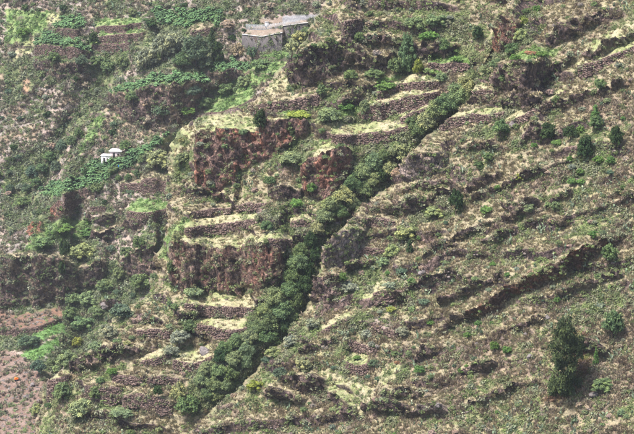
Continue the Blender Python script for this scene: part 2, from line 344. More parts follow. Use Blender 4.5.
 (1,'stone','pale',[(290,222,4,4),(303,219,7,6),(315,222,4,3)],'short wall between the grass ledges and the gully trees'),
 (1,'stone','pale',[(140,362,4,4),(155,358,7,7),(173,352,4,6)],'short wall right of the overhanging rock band'),
 (1,'stone','dry',[(146,378,4,4),(162,376,7,6),(182,380,4,4)],'short wall below the wall right of the rock band'),
 # ---- far slope
 (2,'stone','leafy',[(34,46,8,3),(45,45,10,10),(58,46,11,11),(70,47,11,10),(80,49,11,5),(92,53,6,3)],'long wall under the leafy plot at the top left'),
 (2,'cliff','green',[(34,60,7,3),(50,60,16,4),(68,62,17,4),(86,65,8,3)],'shaded bluff below the long leafy wall'),
 (2,'stone','leafy',[(54,29,6,3),(65,28,9,8),(79,30,9,8)],'short wall under green vines at the top left'),
 (2,'stone','bright',[(95,27,5,4),(110,26,7,7),(128,25,6,6),(142,23,5,5)],'uppermost of three stepped walls with green strips at the top left'),
 (2,'stone','bright',[(99,37,5,3),(112,35,8,6),(128,34,8,6),(144,33,6,5)],'middle of three stepped walls with green strips at the top left'),
 (2,'stone','bright',[(90,46,6,3),(104,44,9,5),(118,44,9,5),(130,43,7,4)],'lowest of three stepped walls with green strips at the top left'),
 (2,'stone','dry',[(190,31,6,3),(196,30,9,5),(206,28,8,5),(214,28,5,3)],'pinkish wall above the dark trees at the top left of centre'),
 (2,'cliff','leafy',[(110,96,10,3),(122,92,24,5),(138,90,34,9),(155,86,40,8),(180,84,38,8),(203,82,24,7),(212,84,8,3)],'brown rock slope under a long leafy strip at the left'),
 (2,'cliff','leafy',[(210,75,6,4),(222,73,9,9),(238,72,9,9),(250,72,6,5)],'mauve rock step under a leafy plot below the platform wall'),
 (2,'stone','bright',[(204,113,5,6),(220,112,6,9),(238,106,6,10),(254,98,4,8)],'low wall along the lower edge of a sloping bright leafy plot'),
 (2,'conc','gravel',[(243,36,8,2),(246,35,12,6),(262,37,15,8),(277,34,17,6),(283,33,17,4)],'grey platform retaining wall with pale coping at the top'),
 (2,'conc','gravel',[(283,27,10,2),(285,26,12,3),(300,24,11,3),(308,23,6,2)],'upper grey wall step beside the platform'),
 (2,'stone','leafy',[(62,195,16,3),(64,193,20,5),(76,191,16,5),(86,188,11,4),(89,188,6,2)],'big tall dark stone wall below the banana plot'),
 (2,'stone','green',[(89,206,4,2),(98,207,6,4),(106,206,5,4)],'small pale topped wall right of the big stone wall'),
 (2,'cliff','dry',[(-16,257,48,4),(17,256,50,4),(45,257,48,4),(58,259,46,4),(67,263,42,3),(78,272,26,2)],'dark purple brown cliff over the ploughed valley floor'),
 (2,'cliff','dry',[(92,234,8,2),(104,231,9,3),(118,226,10,3),(134,222,9,3),(150,219,5,2)],'dark rock rib on the far slope below the walled plots'),
 (2,'cliff','dry',[(120,262,14,2),(132,252,26,4),(146,246,32,4),(156,244,30,3)],'dark rock flank left of the columned cliff'),
 (2,'cliff','green',[(98,303,8,2),(105,299,13,4),(116,300,11,4),(122,304,5,2)],'small dark outcrop amid the green scrub at the left'),
 (2,'cliff','dry',[(72,276,14,2),(84,268,24,4),(98,262,24,4),(106,264,14,2)],'blue grey rock slope under the pale olive bush'),
 (2,'cliff','pinkish',[(86,214,6,2),(100,218,8,3),(116,214,8,3)],'broken stony bank below the small pale topped wall'),
 (2,'stone','soil',[(-16,330,6,5),(17,329,7,7),(34,328,6,7),(50,322,4,5),(62,318,3,3)],'rough dark bank across the ploughed brown field'),
]
FACEZ = {'stone': 'stonebed', 'cliff': 'rock', 'red': 'redrock', 'col': 'colrock', 'rust': 'rustrock', 'grey': 'greyrock', 'cave': 'cave', 'conc': 'stonebed', 'greywall': 'stonebed'}
ZN = ['A', 'B', 'C', 'pale', 'bright', 'leafy', 'green', 'dry', 'brown', 'rock', 'redrock', 'colrock', 'rustrock', 'greyrock', 'cave', 'stonebed', 'soil', 'rubble', 'gravel', 'road', 'pinkish', 'olive', 'field', 'darkveg', 'litter', 'orangesoil']
ZI = {n: i for i, n in enumerate(ZN)}
ZONE = LAY.copy()
# ground cover zones (photo px outlines on the ground they lie on)
ZONES = [
 # far slope
 ('green', [(95,55),(126,50),(132,68),(112,82),(100,104),(88,120),(62,152),(34,200),(5,215),(5,172),(45,142),(74,114),(92,85)], 2),
 ('green', [(17,62),(42,55),(58,58),(40,84),(24,100),(5,110),(5,70)], 2),
 ('bright', [(5,10),(52,12),(45,30),(22,44),(5,48)], 2),
 ('pale', [(17,44),(34,38),(42,44),(30,56),(14,60)], 2), ('pale', [(48,14),(62,12),(60,24),(46,30)], 2),
 ('orangesoil', [(20,92),(24,80),(31,76),(30,88),(24,98)], 2),
 ('leafy', [(62,18),(82,16),(84,29),(62,29)], 2),
 ('leafy', [(150,10),(224,10),(222,26),(206,28),(186,30),(160,26)], 2),
 ('green', [(135,28),(180,26),(215,34),(222,66),(200,74),(170,72),(140,72),(130,50)], 2),
 ('bright', [(120,85),(137,83),(137,92),(120,92)], 2),
 ('pinkish', [(214,28),(244,24),(248,60),(232,60),(222,50)], 2),
 ('bright', [(245,68),(262,58),(290,48),(288,72),(268,80),(248,92),(232,104),(206,112),(204,104),(228,90)], 2),
 ('green', [(284,50),(292,30),(312,26),(310,44),(292,58)], 2),
 ('gravel', [(258,20),(284,17),(286,27),(268,28)], 2), ('road', [(284,17),(322,13),(320,19),(300,22),(284,24)], 2),
 ('brown', [(120,95),(205,92),(200,104),(165,134),(135,140),(100,150),(88,140),(104,108)], 2),
 ('bright', [(88,128),(100,112),(106,114),(98,134),(84,152),(76,162)], 2),
 ('leafy', [(81,170),(95,160),(104,164),(122,158),(140,150),(167,134),(172,140),(150,152),(132,168),(118,172),(110,180),(97,190),(84,184)], 2),
 ('leafy', [(38,196),(52,184),(80,176),(82,188),(62,196),(40,204)], 2),
 ('green', [(5,195),(38,196),(60,200),(50,222),(5,235)], 2),
 ('bright', [(24,250),(34,234),(60,218),(94,222),(88,236),(60,242),(40,252)], 2),
 ('pinkish', [(86,196),(100,190),(130,184),(140,192),(126,210),(96,206)], 2),
 ('rustrock', [(46,218),(56,204),(63,200),(63,214),(52,222)], 2), ('rustrock', [(26,232),(40,222),(44,230),(30,238)], 2),
 ('green', [(62,240),(96,236),(102,250),(96,262),(76,270),(66,300),(56,300),(60,262)], 2),
 ('pinkish', [(100,240),(150,226),(160,236),(140,244),(110,264),(100,262)], 2),
 ('green', [(62,330),(68,300),(92,278),(122,262),(132,250),(148,226),(154,240),(140,262),(150,292),(112,322),(98,346),(66,364),(44,382),(40,366),(56,350)], 2),
 ('soil', [(-60,300),(14,312),(62,305),(64,318),(44,324),(17,332),(-60,336)], 2),
 ('green', [(14,306),(30,304),(46,308),(62,302),(62,307),(36,312),(14,316)], 2),
 
 ('green', [(-60,326),(34,332),(40,344),(20,350),(-60,352)], 2),
 ('field', [(32,334),(48,326),(66,321),(66,333),(50,337),(42,341),(36,340)], 2), ('field', [(18,357),(36,347),(60,337),(60,349),(44,356),(35,362),(24,361)], 2),
 ('rubble', [(-60,350),(14,352),(24,358),(36,362),(44,380),(46,470),(-60,520)], 2),
 # spur
 ('pale', [(162,140),(180,126),(206,116),(208,130),(197,136),(196,148),(184,156),(172,158),(164,150)], None),
 ('pale', [(170,176),(176,162),(196,158),(197,176),(180,186),(168,182)], None),
 ('bright', [(160,262),(166,238),(178,222),(198,218),(188,228),(176,240),(170,256)], 1),
 ('green', [(172,162),(186,152),(194,158),(190,172),(176,178)], None),
 ('green', [(278,150),(300,142),(322,140),(318,158),(300,170),(280,165),(262,168)], 1),
 ('bright', [(318,148),(322,138),(333,134),(334,144),(322,152)], 1),
 ('green', [(300,170),(306,206),(292,218),(275,224),(262,212),(290,196)], 1),
 ('green', [(304,92),(330,86),(362,100),(360,124),(330,130),(306,122),(290,114)], 1),
 ('bright', [(280,112),(300,110),(312,116),(312,123),(290,120)], 1),
 ('bright', [(332,104),(350,98),(362,104),(356,118),(336,120)], 1),
 ('bright', [(374,88),(382,80),(420,70),(442,70),(440,78),(400,80),(396,92)], 1),
 ('green', [(395,40),(420,20),(470,10),(470,42),(440,44),(425,60),(418,76),(396,76)], 1),
 ('pale', [(286,56),(300,46),(340,36),(346,32),(344,38),(318,46),(296,56)], 1),
 ('pale', [(264,92),(274,80),(288,76),(288,90),(276,96)], 1),
 ('bright', [(184,224),(196,218),(206,218),(190,228)], 1),
 ('dry', [(320,84),(345,70),(396,58),(398,72),(372,80),(350,88)], 1),
 ('dry', [(172,292),(192,286),(212,292),(196,300),(178,300)], 1),
 ('pale', [(100,350),(106,336),(120,328),(136,320),(136,328),(116,338),(106,350)], 1),
 ('dry', [(112,376),(140,364),(172,366),(186,372),(190,400),(160,412),(120,400)], 1),
 ('olive', [(150,296),(170,296),(186,310),(196,326),(176,350),(146,346),(136,330)], 1),
 ('dry', [(120,340),(140,330),(160,338),(150,350),(128,346)], 1),
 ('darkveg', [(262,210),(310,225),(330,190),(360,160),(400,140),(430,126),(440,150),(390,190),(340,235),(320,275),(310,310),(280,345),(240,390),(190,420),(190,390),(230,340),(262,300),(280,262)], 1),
 # near slope
 ('green', [(505,10),(540,10),(548,22),(530,44),(512,58),(490,66),(482,72),(496,54),(508,40)], 0),
 ('bright', [(514,56),(540,46),(560,50),(556,58),(530,62),(512,66)], 0),
 ('pale', [(586,46),(600,38),(620,24),(640,20),(640,32),(618,40),(600,47)], 0),
 ('pale', [(484,90),(488,80),(498,82),(500,92),(490,96)], 0),
 ('pale', [(514,118),(530,108),(548,98),(566,84),(572,88),(556,104),(536,114),(520,120)], 0),
 ('dry', [(560,84),(590,70),(640,52),(640,110),(600,104),(570,100)], 0),
 ('brown', [(575,100),(640,92),(640,134),(600,130),(575,118)], 0),
 ('dry', [(470,178),(500,158),(540,146),(580,142),(580,152),(540,164),(500,184),(478,196)], 0),
 ('brown', [(500,182),(520,168),(560,162),(572,172),(556,192),(530,198),(508,200)], 0),
 ('dry', [(440,230),(470,204),(510,200),(548,190),(580,178),(600,174),(590,184),(552,204),(510,216),(470,226),(446,240)], 0),
 ('olive', [(540,200),(580,186),(640,176),(640,236),(600,240),(560,240),(530,236),(528,216)], 0),
 ('olive', [(466,250),(500,236),(540,224),(566,226),(552,248),(520,266),(488,288),(464,296)], 0),
 ('green', [(376,264),(398,234),(410,220),(424,208),(446,202),(448,214),(424,226),(410,244),(390,262),(376,272)], 0),
 ('green', [(350,258),(372,256),(384,270),(370,290),(352,296),(330,308),(318,312),(340,284)], 0),
 ('pale', [(356,306),(362,296),(374,292),(376,304),(366,310)], 0),
 ('olive', [(396,300),(430,286),(464,270),(466,296),(440,312),(410,318),(396,312)], 0),
 ('pale', [(314,378),(314,368),(331,367),(344,378),(374,389),(373,405),(364,416),(356,414),(350,402),(334,390)], 0),
 ('olive', [(250,390),(268,370),(300,356),(330,350),(330,368),(300,374),(284,392),(270,410),(240,420)], 0),
 ('green', [(258,372),(280,348),(304,322),(316,312),(326,322),(310,344),(290,362),(264,384)], 0),
 ('pale', [(376,380),(384,368),(396,360),(404,364),(394,376),(384,384)], 0),
 ('brown', [(380,350),(400,336),(430,340),(424,362),(400,366)], 0),
 ('dry', [(400,330),(434,316),(470,300),(500,288),(510,292),(470,314),(440,330),(410,346)], 0),
 ('brown', [(430,370),(460,340),(500,334),(540,340),(540,372),(500,396),(450,398)], 0),
 ('olive', [(466,386),(500,378),(540,376),(545,405),(520,430),(466,430)], 0),
 ('olive', [(520,300),(560,280),(600,264),(640,262),(640,300),(600,310),(560,316)], 0),
 ('litter', [(570,334),(582,330),(590,340),(588,366),(582,390),(566,402),(544,404),(546,394),(566,390),(572,366)], 0),
]
QZ = np.stack([GU, GV, GU*0], -1)
_P = point(GU, GV, np.where(LAY == 0, DL[0], np.where(LAY == 1, DL[1], DL[2])))
_al = {0: 52, 1: 32, 2: 35}; _n = np.zeros((NV, NU)); _m = np.zeros((NV, NU))
for _k, _a in _al.items():
    _a = math.radians(_a); _S = np.stack([_P[..., 0]*math.cos(_a)+_P[..., 1]*math.sin(_a), _P[..., 0]*math.sin(_a)-_P[..., 1]*math.cos(_a), _P[..., 2]], -1)
    _S[..., 2] -= .25*_S[..., 0]*(_k == 0)
    _n = np.where(LAY == _k, fbm(_S, (1/15., 1/8., 1/4.5), 3, 11+_k), _n); _m = np.where(LAY == _k, fbm(_S, (1/9., 1/6., 1/3.), 3, 77+_k), _m)
for _k, _z in {0: ('dry', 'olive', 'brown', 'green'), 1: ('dry', 'green', 'brown', 'olive'), 2: ('pinkish', 'green', 'brown', 'darkveg')}.items():
    _L = LAY == _k
    ZONE[_L & (_n > .16)] = ZI[_z[0]]; ZONE[_L & (_n < -.16)] = ZI[_z[1]]; ZONE[_L & (_m > .26)] = ZI[_z[2]]; ZONE[_L & (_m < -.3)] = ZI[_z[3]]
WU = GU+2.5*fbm(QZ, .12, 2, 31); WV = GV+2.0*fbm(QZ, .12, 2, 57)
for nme, poly, lay in ZONES:
    ZONE[inpoly(WU, WV, poly) & ((LAY == lay) | (lay is None))] = ZI[nme]
ZONE[(LAY == 0) & np.isin(ZONE, [0, ZI['dry'], ZI['green']]) & (GU > 410) & (GV+.35*(GU-450) > 330) & (fbm(QZ, (.05, .09, 1), 3, 88) > -.12)] = ZI['brown']
_q = fbm(QZ, .14, 3, 203); _p = (ZONE == ZI['pale']) & (GU < 215); ZONE[_p & (_q > .18)] = ZI['green']; ZONE[_p & (_q < -.25)] = ZI['dry']
RID = np.zeros((NV, NU), int)                     # 2k+1 tread, 2k+2 face
FACE = np.zeros((NV, NU)); TREAD = np.zeros((NV, NU))
order = sorted(range(len(TERR)), key=lambda i: -np.mean([p[1] for p in TERR[i][3]]))
TPOLY = {}
for ti in order:
    lay, face, tread, pts, lab = TERR[ti]
    D = DL[lay]; a = np.array(pts, float)
    c0, c1 = np.searchsorted(us, a[0, 0]), np.searchsorted(us, a[-1, 0])
    cols = np.arange(c0, c1); uu = us[cols]
    T = np.interp(uu, a[:, 0], a[:, 1]); Hh = np.interp(uu, a[:, 0], a[:, 2]); K = np.interp(uu, a[:, 0], a[:, 3])
    Q = np.stack([uu, uu*0+ti*7.7, uu*0], -1)
    rough = 0 if face in ('conc', 'greywall') else (.7 if face == 'stone' else 2.2)
    T = T+rough*(vn(Q, .16, 3)+.6*vn(Q, .45, 9)); Hh = Hh*(1+.18*vn(Q, .2, 21)*(rough > 0)); K = 1.2*K*(1+.25*vn(Q, .15, 41))
    TPOLY[ti] = (uu, T, Hh, K)
    batter = {'stone': .10, 'conc': .04, 'greywall': .05, 'cave': -.5, 'cliff': -.03, 'rust': .05, 'grey': .05}.get(face, .16)
    g = math.tan(PITCH)-batter
    dbs = np.array([np.interp(t+h, vs, D[:, c]) for c, t, h in zip(cols, T, Hh)]); nw = min(21 if face != 'stone' else 9, max(1, len(dbs)//2))
    dbs = np.convolve(np.pad(dbs, nw, mode='edge'), np.ones(nw)/nw, 'same')[nw:-nw] if nw > 1 else dbs
    for c, t, h, k, db in zip(cols, T, Hh, K, dbs):
        col = D[:, c]; b = t+h; kk = t-k
        dk0 = np.interp(kk, vs, col)
        dt = db-g*h*db/FPX
        dk = dt+2.5*k*db/FPX
        off = dk-dk0; top = max(40., abs(off)*5)
        m = vs < kk; col[m] += off*np.clip(1-(kk-vs[m])/top, 0, 1)
        m = (vs >= kk) & (vs < t); col[m] = dk+(dt-dk)*(vs[m]-kk)/max(k, .01)
        m2 = (vs >= t) & (vs <= b); col[m2] = db-g*(b-vs[m2])*db/FPX
        vis = LAY[:, c] == lay
        mm = m & vis; RID[mm, c] = 2*ti+1; FACE[mm, c] = 0; TREAD[mm, c] = 1; ZONE[mm, c] = ZI[tread]
        mm = m2 & vis; RID[mm, c] = 2*ti+2; FACE[mm, c] = 1; TREAD[mm, c] = 0; ZONE[mm, c] = ZI[FACEZ[face]]
def blur_u(D, n):
    for _ in range(n):
        D[:, 1:-1] = D[:, 1:-1]*.5+.25*(D[:, :-2]+D[:, 2:])
for D in DL: blur_u(D, 6)
DD = np.where(LAY == 0, DL[0], np.where(LAY == 1, DL[1], DL[2]))
Pb = point(GU, GV, DD)
# natural ledges: patchy small risers that follow the contour
z = Pb[..., 2]
per = 3.8
ph = (z+1.9*fbm(Pb, 1/9., 2, 5)-.34*Pb[..., 0]*(LAY == 0))/per; fr = ph-np.floor(ph)
FLAT = np.isin(ZONE, [ZI['road'], ZI['gravel'], ZI['field']])
lam = (~FLAT)*np.where(LAY == 2, .4, 1-.65*sst(280, 350, GV+.15*(GU-450))*(LAY == 0)*sst(400, 460, GU))*sst(-.18, .15, fbm(Pb, (1/11., 1/11., 1/5.), 2, 71))*(FACE+TREAD < .5)*(fl < 1)
led = np.where(fr < .28, fr/.28-.5, .5-(fr-.28)/.72)
RISE = lam*sst(.0, .06, fr)*(1-sst(.26, .34, fr))
_t = (fr > .31) & (fr < np.where(LAY == 2, .45, .62)) & (lam > .35) & np.isin(ZONE, [ZI[k] for k in ('A', 'B', 'C', 'dry', 'brown', 'olive', 'pinkish')])
ZONE[_t] = np.where(LAY == 2, ZI['pinkish'], ZI['dry'])[_t]
def grid_normal(P):
    du = np.gradient(P, axis=1); dv = np.gradient(P, axis=0)
    n = np.cross(dv, du); n /= np.linalg.norm(n, axis=-1, keepdims=True)+1e-9
    s = np.sign((n*(CP-P)).sum(-1, keepdims=True)); return n*np.where(s == 0, 1, s)
# general normal per layer: smooth, so displacement does not tear
th = math.radians(45)
ROUT = np.where((LAY == 0)[..., None], [-.55, -.62, .56], np.where((LAY == 1)[..., None], [-.25, -.75, .61], [-.3, -.72, .62]))
rockm = np.isin(ZONE, [ZI[k] for k in ('rock', 'redrock', 'colrock', 'rustrock', 'greyrock', 'cave')]).astype(float)
inner = (GU > -16) & (GU < 650) & (GV > -16) & (GV < 450)
ridged = 1-2*np.abs(fbm(Pb, (1/2.6, 1/2.6, 1/3.4), 3, 90))
colm = (1-2*np.abs(fbm(Pb, (1/1.2, 1/1.2, 1/4.5), 3, 33)))
blocky = np.floor(fbm(Pb, (1/2.2, 1/2.2, 1/1.8), 2, 14)*5)/5
disp = 1.8*lam*led
disp = disp+.35*fbm(Pb, 1/2.2, 3, 2)*(1-TREAD)*(1-.5*FACE)+.10*fbm(Pb, 1/2., 2, 19)*TREAD
blk2 = np.floor(fbm(Pb, (1/.9, 1/.9, 1/1.1), 2, 24)*5)/5; but = 1-2*np.abs(fbm(Pb, (1/5.5, 1/5.5, 1/5.), 2, 44))
rockd = rockm*np.where(ZONE == ZI['colrock'], .4, 1)
disp = disp+rockd*(.6*ridged+1.6*blocky+.8*blk2+1.5*but)+np.where(ZONE == ZI['colrock'], .9*colm+.5*np.floor(fbm(Pb, (1/1.1, 1/1.1, 1/2.2), 2, 64)*5)/5, 0)
disp = disp+.3*np.where(ZONE == ZI['rubble'], blocky+.5*ridged, 0)
disp = np.where(FLAT, disp*.12, disp)
wide = 1-sst(0, 60, np.maximum.reduce([-60-GU, GU-694, -40-GV, GV-474]))
PF = Pb+ROUT*(disp*wide)[..., None]
NRM = grid_normal(PF)
# ---- colours of the ground itself
def C(*c): return np.array(c)
n_a = fbm(PF, 1/7., 3, 101)[..., None]; n_b = fbm(PF, 1/1.7, 3, 133)[..., None]; n_c = fbm(PF, (1/2.4, 1/2.4, 1/4.5), 3, 157)[..., None]
def mixn(a, b, n, lo=-.3, hi=.3): return a+(b-a)*sst(lo, hi, n)
TAN, SOILB, OLV, DRK = C(.255, .222, .14), C(.16, .125, .092), C(.15, .158, .078), C(.07, .06, .05)
G = {}
slope = mixn(mixn(SOILB, TAN, n_b), mixn(OLV, TAN*.8, n_b), n_a)
G['A'] = slope; G['B'] = mixn(slope, OLV, n_a+.1); G['C'] = mixn(C(.15, .128, .118), C(.21, .185, .16), n_b)
G['pale'] = mixn(C(.275, .25, .152), C(.305, .265, .178), n_a); G['pale'] = mixn(G['pale'], C(.20, .22, .10), n_b+n_a-.05)
G['bright'] = mixn(C(.10, .155, .055), C(.16, .20, .08), n_b)
G['leafy'] = mixn(C(.05, .08, .03), C(.10, .14, .05), n_b)
G['green'] = mixn(C(.07, .09, .04), C(.13, .14, .07), n_b)
G['dry'] = mixn(C(.24, .21, .135), C(.18, .15, .102), n_b)
G['brown'] = mixn(C(.155, .115, .085), C(.225, .18, .125), n_b)
rock1 = mixn(C(.085, .064, .06), C(.15, .112, .10), n_b); rock1 = mixn(rock1, C(.05, .039, .038), n_c)
G['rock'] = mixn(rock1, C(.14, .115, .085), n_b+n_a-.35)
red = mixn(C(.17, .085, .06), C(.10, .068, .06), n_c); G['redrock'] = mixn(red, C(.165, .115, .098), n_b-.15)
G['colrock'] = mixn(mixn(C(.125, .07, .053), C(.07, .05, .045), n_c), C(.18, .135, .11), n_b-.15)
G['rustrock'] = mixn(C(.19, .088, .055), C(.10, .066, .057), n_b+n_c)
G['greyrock'] = mixn(C(.20, .17, .155), C(.12, .098, .09), n_c)
G['cave'] = mixn(C(.13, .07, .045), C(.07, .05, .042), n_b)
G['stonebed'] = mixn(C(.06, .046, .042), C(.09, .068, .06), n_b)
G['soil'] = mixn(C(.15, .09, .062), C(.10, .066, .053), n_b); G['rubble'] = mixn(C(.115, .074, .058), C(.165, .12, .10), n_b)
G['gravel'] = mixn(C(.15, .115, .09), C(.20, .165, .135), n_b); G['road'] = mixn(C(.13, .13, .14), C(.17, .17, .18), n_b)
G['pinkish'] = mixn(C(.20, .16, .14), C(.27, .22, .185), n_b); G['olive'] = mixn(C(.16, .16, .08), C(.24, .21, .125), n_b)
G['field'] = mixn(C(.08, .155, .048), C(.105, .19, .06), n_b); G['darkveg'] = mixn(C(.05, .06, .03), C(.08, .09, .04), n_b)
G['litter'] = mixn(C(.15, .09, .06), C(.105, .078, .064), n_b); G['orangesoil'] = mixn(C(.27, .17, .10), C(.2, .14, .1), n_b)
gcol = np.zeros(PF.shape)
for k, i in ZI.items():
    m = ZONE == i
    if m.any(): gcol[m] = np.broadcast_to(G[k], PF.shape)[m]
for _ in range(2):                                  # soften outlines between grounds by a pixel or two
    gcol[1:-1, 1:-1] = .4*gcol[1:-1, 1:-1]+.15*(gcol[:-2, 1:-1]+gcol[2:, 1:-1]+gcol[1:-1, :-2]+gcol[1:-1, 2:])
rr = (sst(.1, .5, RISE)*(TREAD < .5))[..., None]; gcol = gcol*(1-rr)+np.broadcast_to(rock1*.9, PF.shape)*rr
rocka = np.maximum(rockm, RISE)
# ---- split the sheet into objects
IDX = np.arange(NV*NU).reshape(NV, NU)
Q4 = np.stack([IDX[:-1, :-1], IDX[1:, :-1], IDX[1:, 1:], IDX[:-1, 1:]], -1).reshape(-1, 4)
frid = RID[:-1, :-1].ravel(); flay = LAY[1:, 1:].ravel(); ffl = (fl[:-1, :-1].ravel() > 0) & (GU[:-1, :-1].ravel() < 64) & (flay == 2)
PV = PF.reshape(-1, 3); GC = gcol.reshape(-1, 3); RA = rocka.ravel()
def sub(name, mask, parent=None, origin=None, smooth=True):
    q = Q4[mask]; ids, inv = np.unique(q, return_inverse=True)
    V = PV[ids]-(0 if origin is None else np.asarray(origin))
    me = newmesh(name, V, inv.reshape(-1, 4), [M_GROUND], smooth, {'gcol': GC[ids], 'rock': RA[ids]})
    return addobj(name, me, parent)
taken = np.zeros(len(Q4), bool)
def sample(u, v, A=None):
    A = PF if A is None else A
    fu = np.clip(np.interp(u, us, np.arange(NU)), 0, NU-1.001); fv = np.clip(np.interp(v, vs, np.arange(NV)), 0, NV-1.001)
    i = fu.astype(int); j = fv.astype(int); a = (fu-i); b = (fv-j)
    if A.ndim == 3: a = a[..., None]; b = b[..., None]
    return (A[j, i]*(1-a)+A[j, i+1]*a)*(1-b)+(A[j+1, i]*(1-a)+A[j+1, i+1]*a)*b
# ------------------------------------------------------------------ terraces, cliffs and their walls
CUBE = np.array([[x, y, zz] for x in (-1, 1) for y in (-1, 1) for zz in (-1, 1)], float)
CQ = np.array([[0, 1, 3, 2], [4, 6, 7, 5], [0, 4, 5, 1], [2, 3, 7, 6], [0, 2, 6, 4], [1, 5, 7, 3]])
def stones(ti, origin, parent):
    lay, face, tread, pts, lab = TERR[ti]
    uu, T, Hh, K = TPOLY[ti]; dmean = float(np.mean(DL[lay][:, np.searchsorted(us, uu[len(uu)//2])]))
    s = FPX/np.interp(np.mean(T), vs, DL[lay][:, np.searchsorted(us, uu[len(uu)//2])])
    row = .25*s*ca; C_, HW = [], []
    for r in range(int(max(Hh)/row)+3):
        x = uu[0]+rng.uniform(0, 2)
        while x < uu[-1]:
            wd = rng.uniform(.26, .58); x += wd*s/2
            if x >= uu[-1]: break
            t = np.interp(x, uu, T); h = np.interp(x, uu, Hh); v = t+.2+(r-.1)*row+rng.uniform(-.35, .35)*row*.5
            if v < t+h+1.0 and v > t-1.0 and np.interp(v, vs, np.arange(NV)) > 0:
                C_.append((x, v)); HW.append((wd/2*1.04, rng.uniform(.16, .28), rng.uniform(.11, .17)))
            x += wd*s/2
    if len(C_) < 3: return None
    C_ = np.array(C_); HW = np.array(HW)
    li = np.clip(np.round(np.interp(C_[:, 0], us, np.arange(NU))).astype(int), 0, NU-1); lj = np.clip(np.round(np.interp(C_[:, 1], vs, np.arange(NV))).astype(int), 0, NV-1)
    ok = LAY[lj, li] == lay; C_ = C_[ok]; HW = HW[ok]
    if len(C_) < 3: return None
    Pc = sample(C_[:, 0], C_[:, 1], Pb); Pl = sample(C_[:, 0]-3, C_[:, 1], Pb); Pr = sample(C_[:, 0]+3, C_[:, 1], Pb)
    tx = Pr-Pl; tx[:, 2] *= .5; jump = np.linalg.norm(tx, axis=1) > 9
    tx[jump] = [1, 0, 0]; tx /= np.linalg.norm(tx, axis=1, keepdims=True)
    up = np.tile([0, 0, 1.], (len(tx), 1)); out = np.cross(tx, up); out /= np.linalg.norm(out, axis=1, keepdims=True)
    up = np.cross(out, tx)
    loc = CUBE[None]*HW[:, None]*(1+rng.uniform(-.2, .12, (len(C_), 8, 3)))
    V = Pc[:, None]+loc[..., :1]*tx[:, None]+loc[..., 1:2]*out[:, None]+loc[..., 2:]*up[:, None]+(out*rng.uniform(.0, .16, (len(C_), 1)))[:, None]
    Fc = (CQ[None]+8*np.arange(len(C_))[:, None, None]).reshape(-1, 4)
    me = newmesh('wall_stones', V.reshape(-1, 3)-origin, Fc, [M_STONE], False, {'var': np.repeat(np.clip(rng.normal(.45, .24, len(C_)), 0, 1), 8)})
    o = addobj('wall_stones', me, parent); o['kind'] = 'stuff'; return o
def slabwall(ti, origin, parent, mat, coping=True):
    uu, T, Hh, K = TPOLY[ti]; n = len(uu)
    kn = np.array([uu[0]+2.5]+[p[0] for p in TERR[ti][3][2:-1]]+[uu[-1]-2.5]) if TERR[ti][1] == 'conc' else np.array([uu[0]+3, uu[-1]-3]); tk = sample(kn, np.interp(kn, uu, T)-.3, Pb)
    sl = lambda a_: np.interp(uu, kn, a_)+np.where(uu < kn[0], (uu-kn[0])*(a_[1]-a_[0])/(kn[1]-kn[0]), 0)+np.where(uu > kn[-1], (uu-kn[-1])*(a_[-1]-a_[-2])/(kn[-1]-kn[-2]), 0)
    top = np.stack([sl(tk[:, c_]) for c_ in range(3)], -1); bot = sample(uu, T+Hh*.5, Pb).copy()
    s = FPX/float(np.mean(sample(uu, T, DD))); hh = (Hh/s/ca)[:, None]
    tx = np.gradient(top, axis=0); tx[:, 2] = 0; tx /= np.linalg.norm(tx, axis=1, keepdims=True)
    out = np.stack([tx[:, 1], -tx[:, 0], tx[:, 0]*0], -1)
    A = top+out*.45; Bt = A+out*.25*hh/3; Bt[:, 2] -= hh[:, 0]+.4; Cc = top-out*.25; 
    V = np.concatenate([A, Bt, Cc])-origin; i = np.arange(n-1)
    Fc = np.concatenate([np.stack([i, i+n, i+n+1, i+1], -1), np.stack([i, i+1, i+1+2*n, i+2*n], -1)])
    w_ = addobj('retaining_wall', newmesh('retaining_wall', V, Fc, [mat]), parent)
    if coping:
        prof = [(.62, -.02), (.62, .22), (-.3, .22), (-.3, -.02)]; VV = []
        for a, b in prof: q = top+out*a; q[:, 2] += b; VV.append(q-origin)
        V = np.concatenate(VV); Fc = np.concatenate([np.stack([i+n*k, i+n*((k+1) % 4), i+1+n*((k+1) % 4), i+1+n*k], -1) for k in range(4)])
        addobj('coping', newmesh('coping', V, Fc, [M_CONC]), parent)
nm = {'cliff': 'rock_ledge', 'red': 'cliff', 'col': 'cliff', 'rust': 'crag', 'grey': 'crag', 'cave': 'rock_overhang', 'stone': 'terrace', 'conc': 'platform', 'greywall': 'terrace'}
ct = {'cliff': 'rock', 'red': 'cliff', 'col': 'cliff', 'rust': 'crag', 'grey': 'crag', 'cave': 'rock overhang', 'stone': 'terrace', 'conc': 'platform', 'greywall': 'terrace'}
for ti, (lay, face, tread, pts, lab) in enumerate(TERR):
    mt = frid == 2*ti+1; mf = frid == 2*ti+2
    if not mf.any(): continue
    a = pts[len(pts)//2]
    org = sample(np.array([a[0]]), np.array([a[1]+a[2]]), Pb)[0]
    e = empty(nm[face], org); tag(e, lab, ct[face])
    if mt.any(): sub({'leafy': 'planted_tread', 'gravel': 'gravel_top', 'soil': 'earth_top'}.get(tread, 'grass_tread'), mt, e, org); taken |= mt
    if face == 'stone':
        stones(ti, org, e); sub('wall_core', mf, e, org)
    elif face in ('conc', 'greywall'):
        slabwall(ti, org, e, M_GREYWALL, face == 'conc'); sub('wall_core', mf, e, org)
    else: sub('rock_mass', mf, e, org, False)
    taken |= mf
rest = ~taken
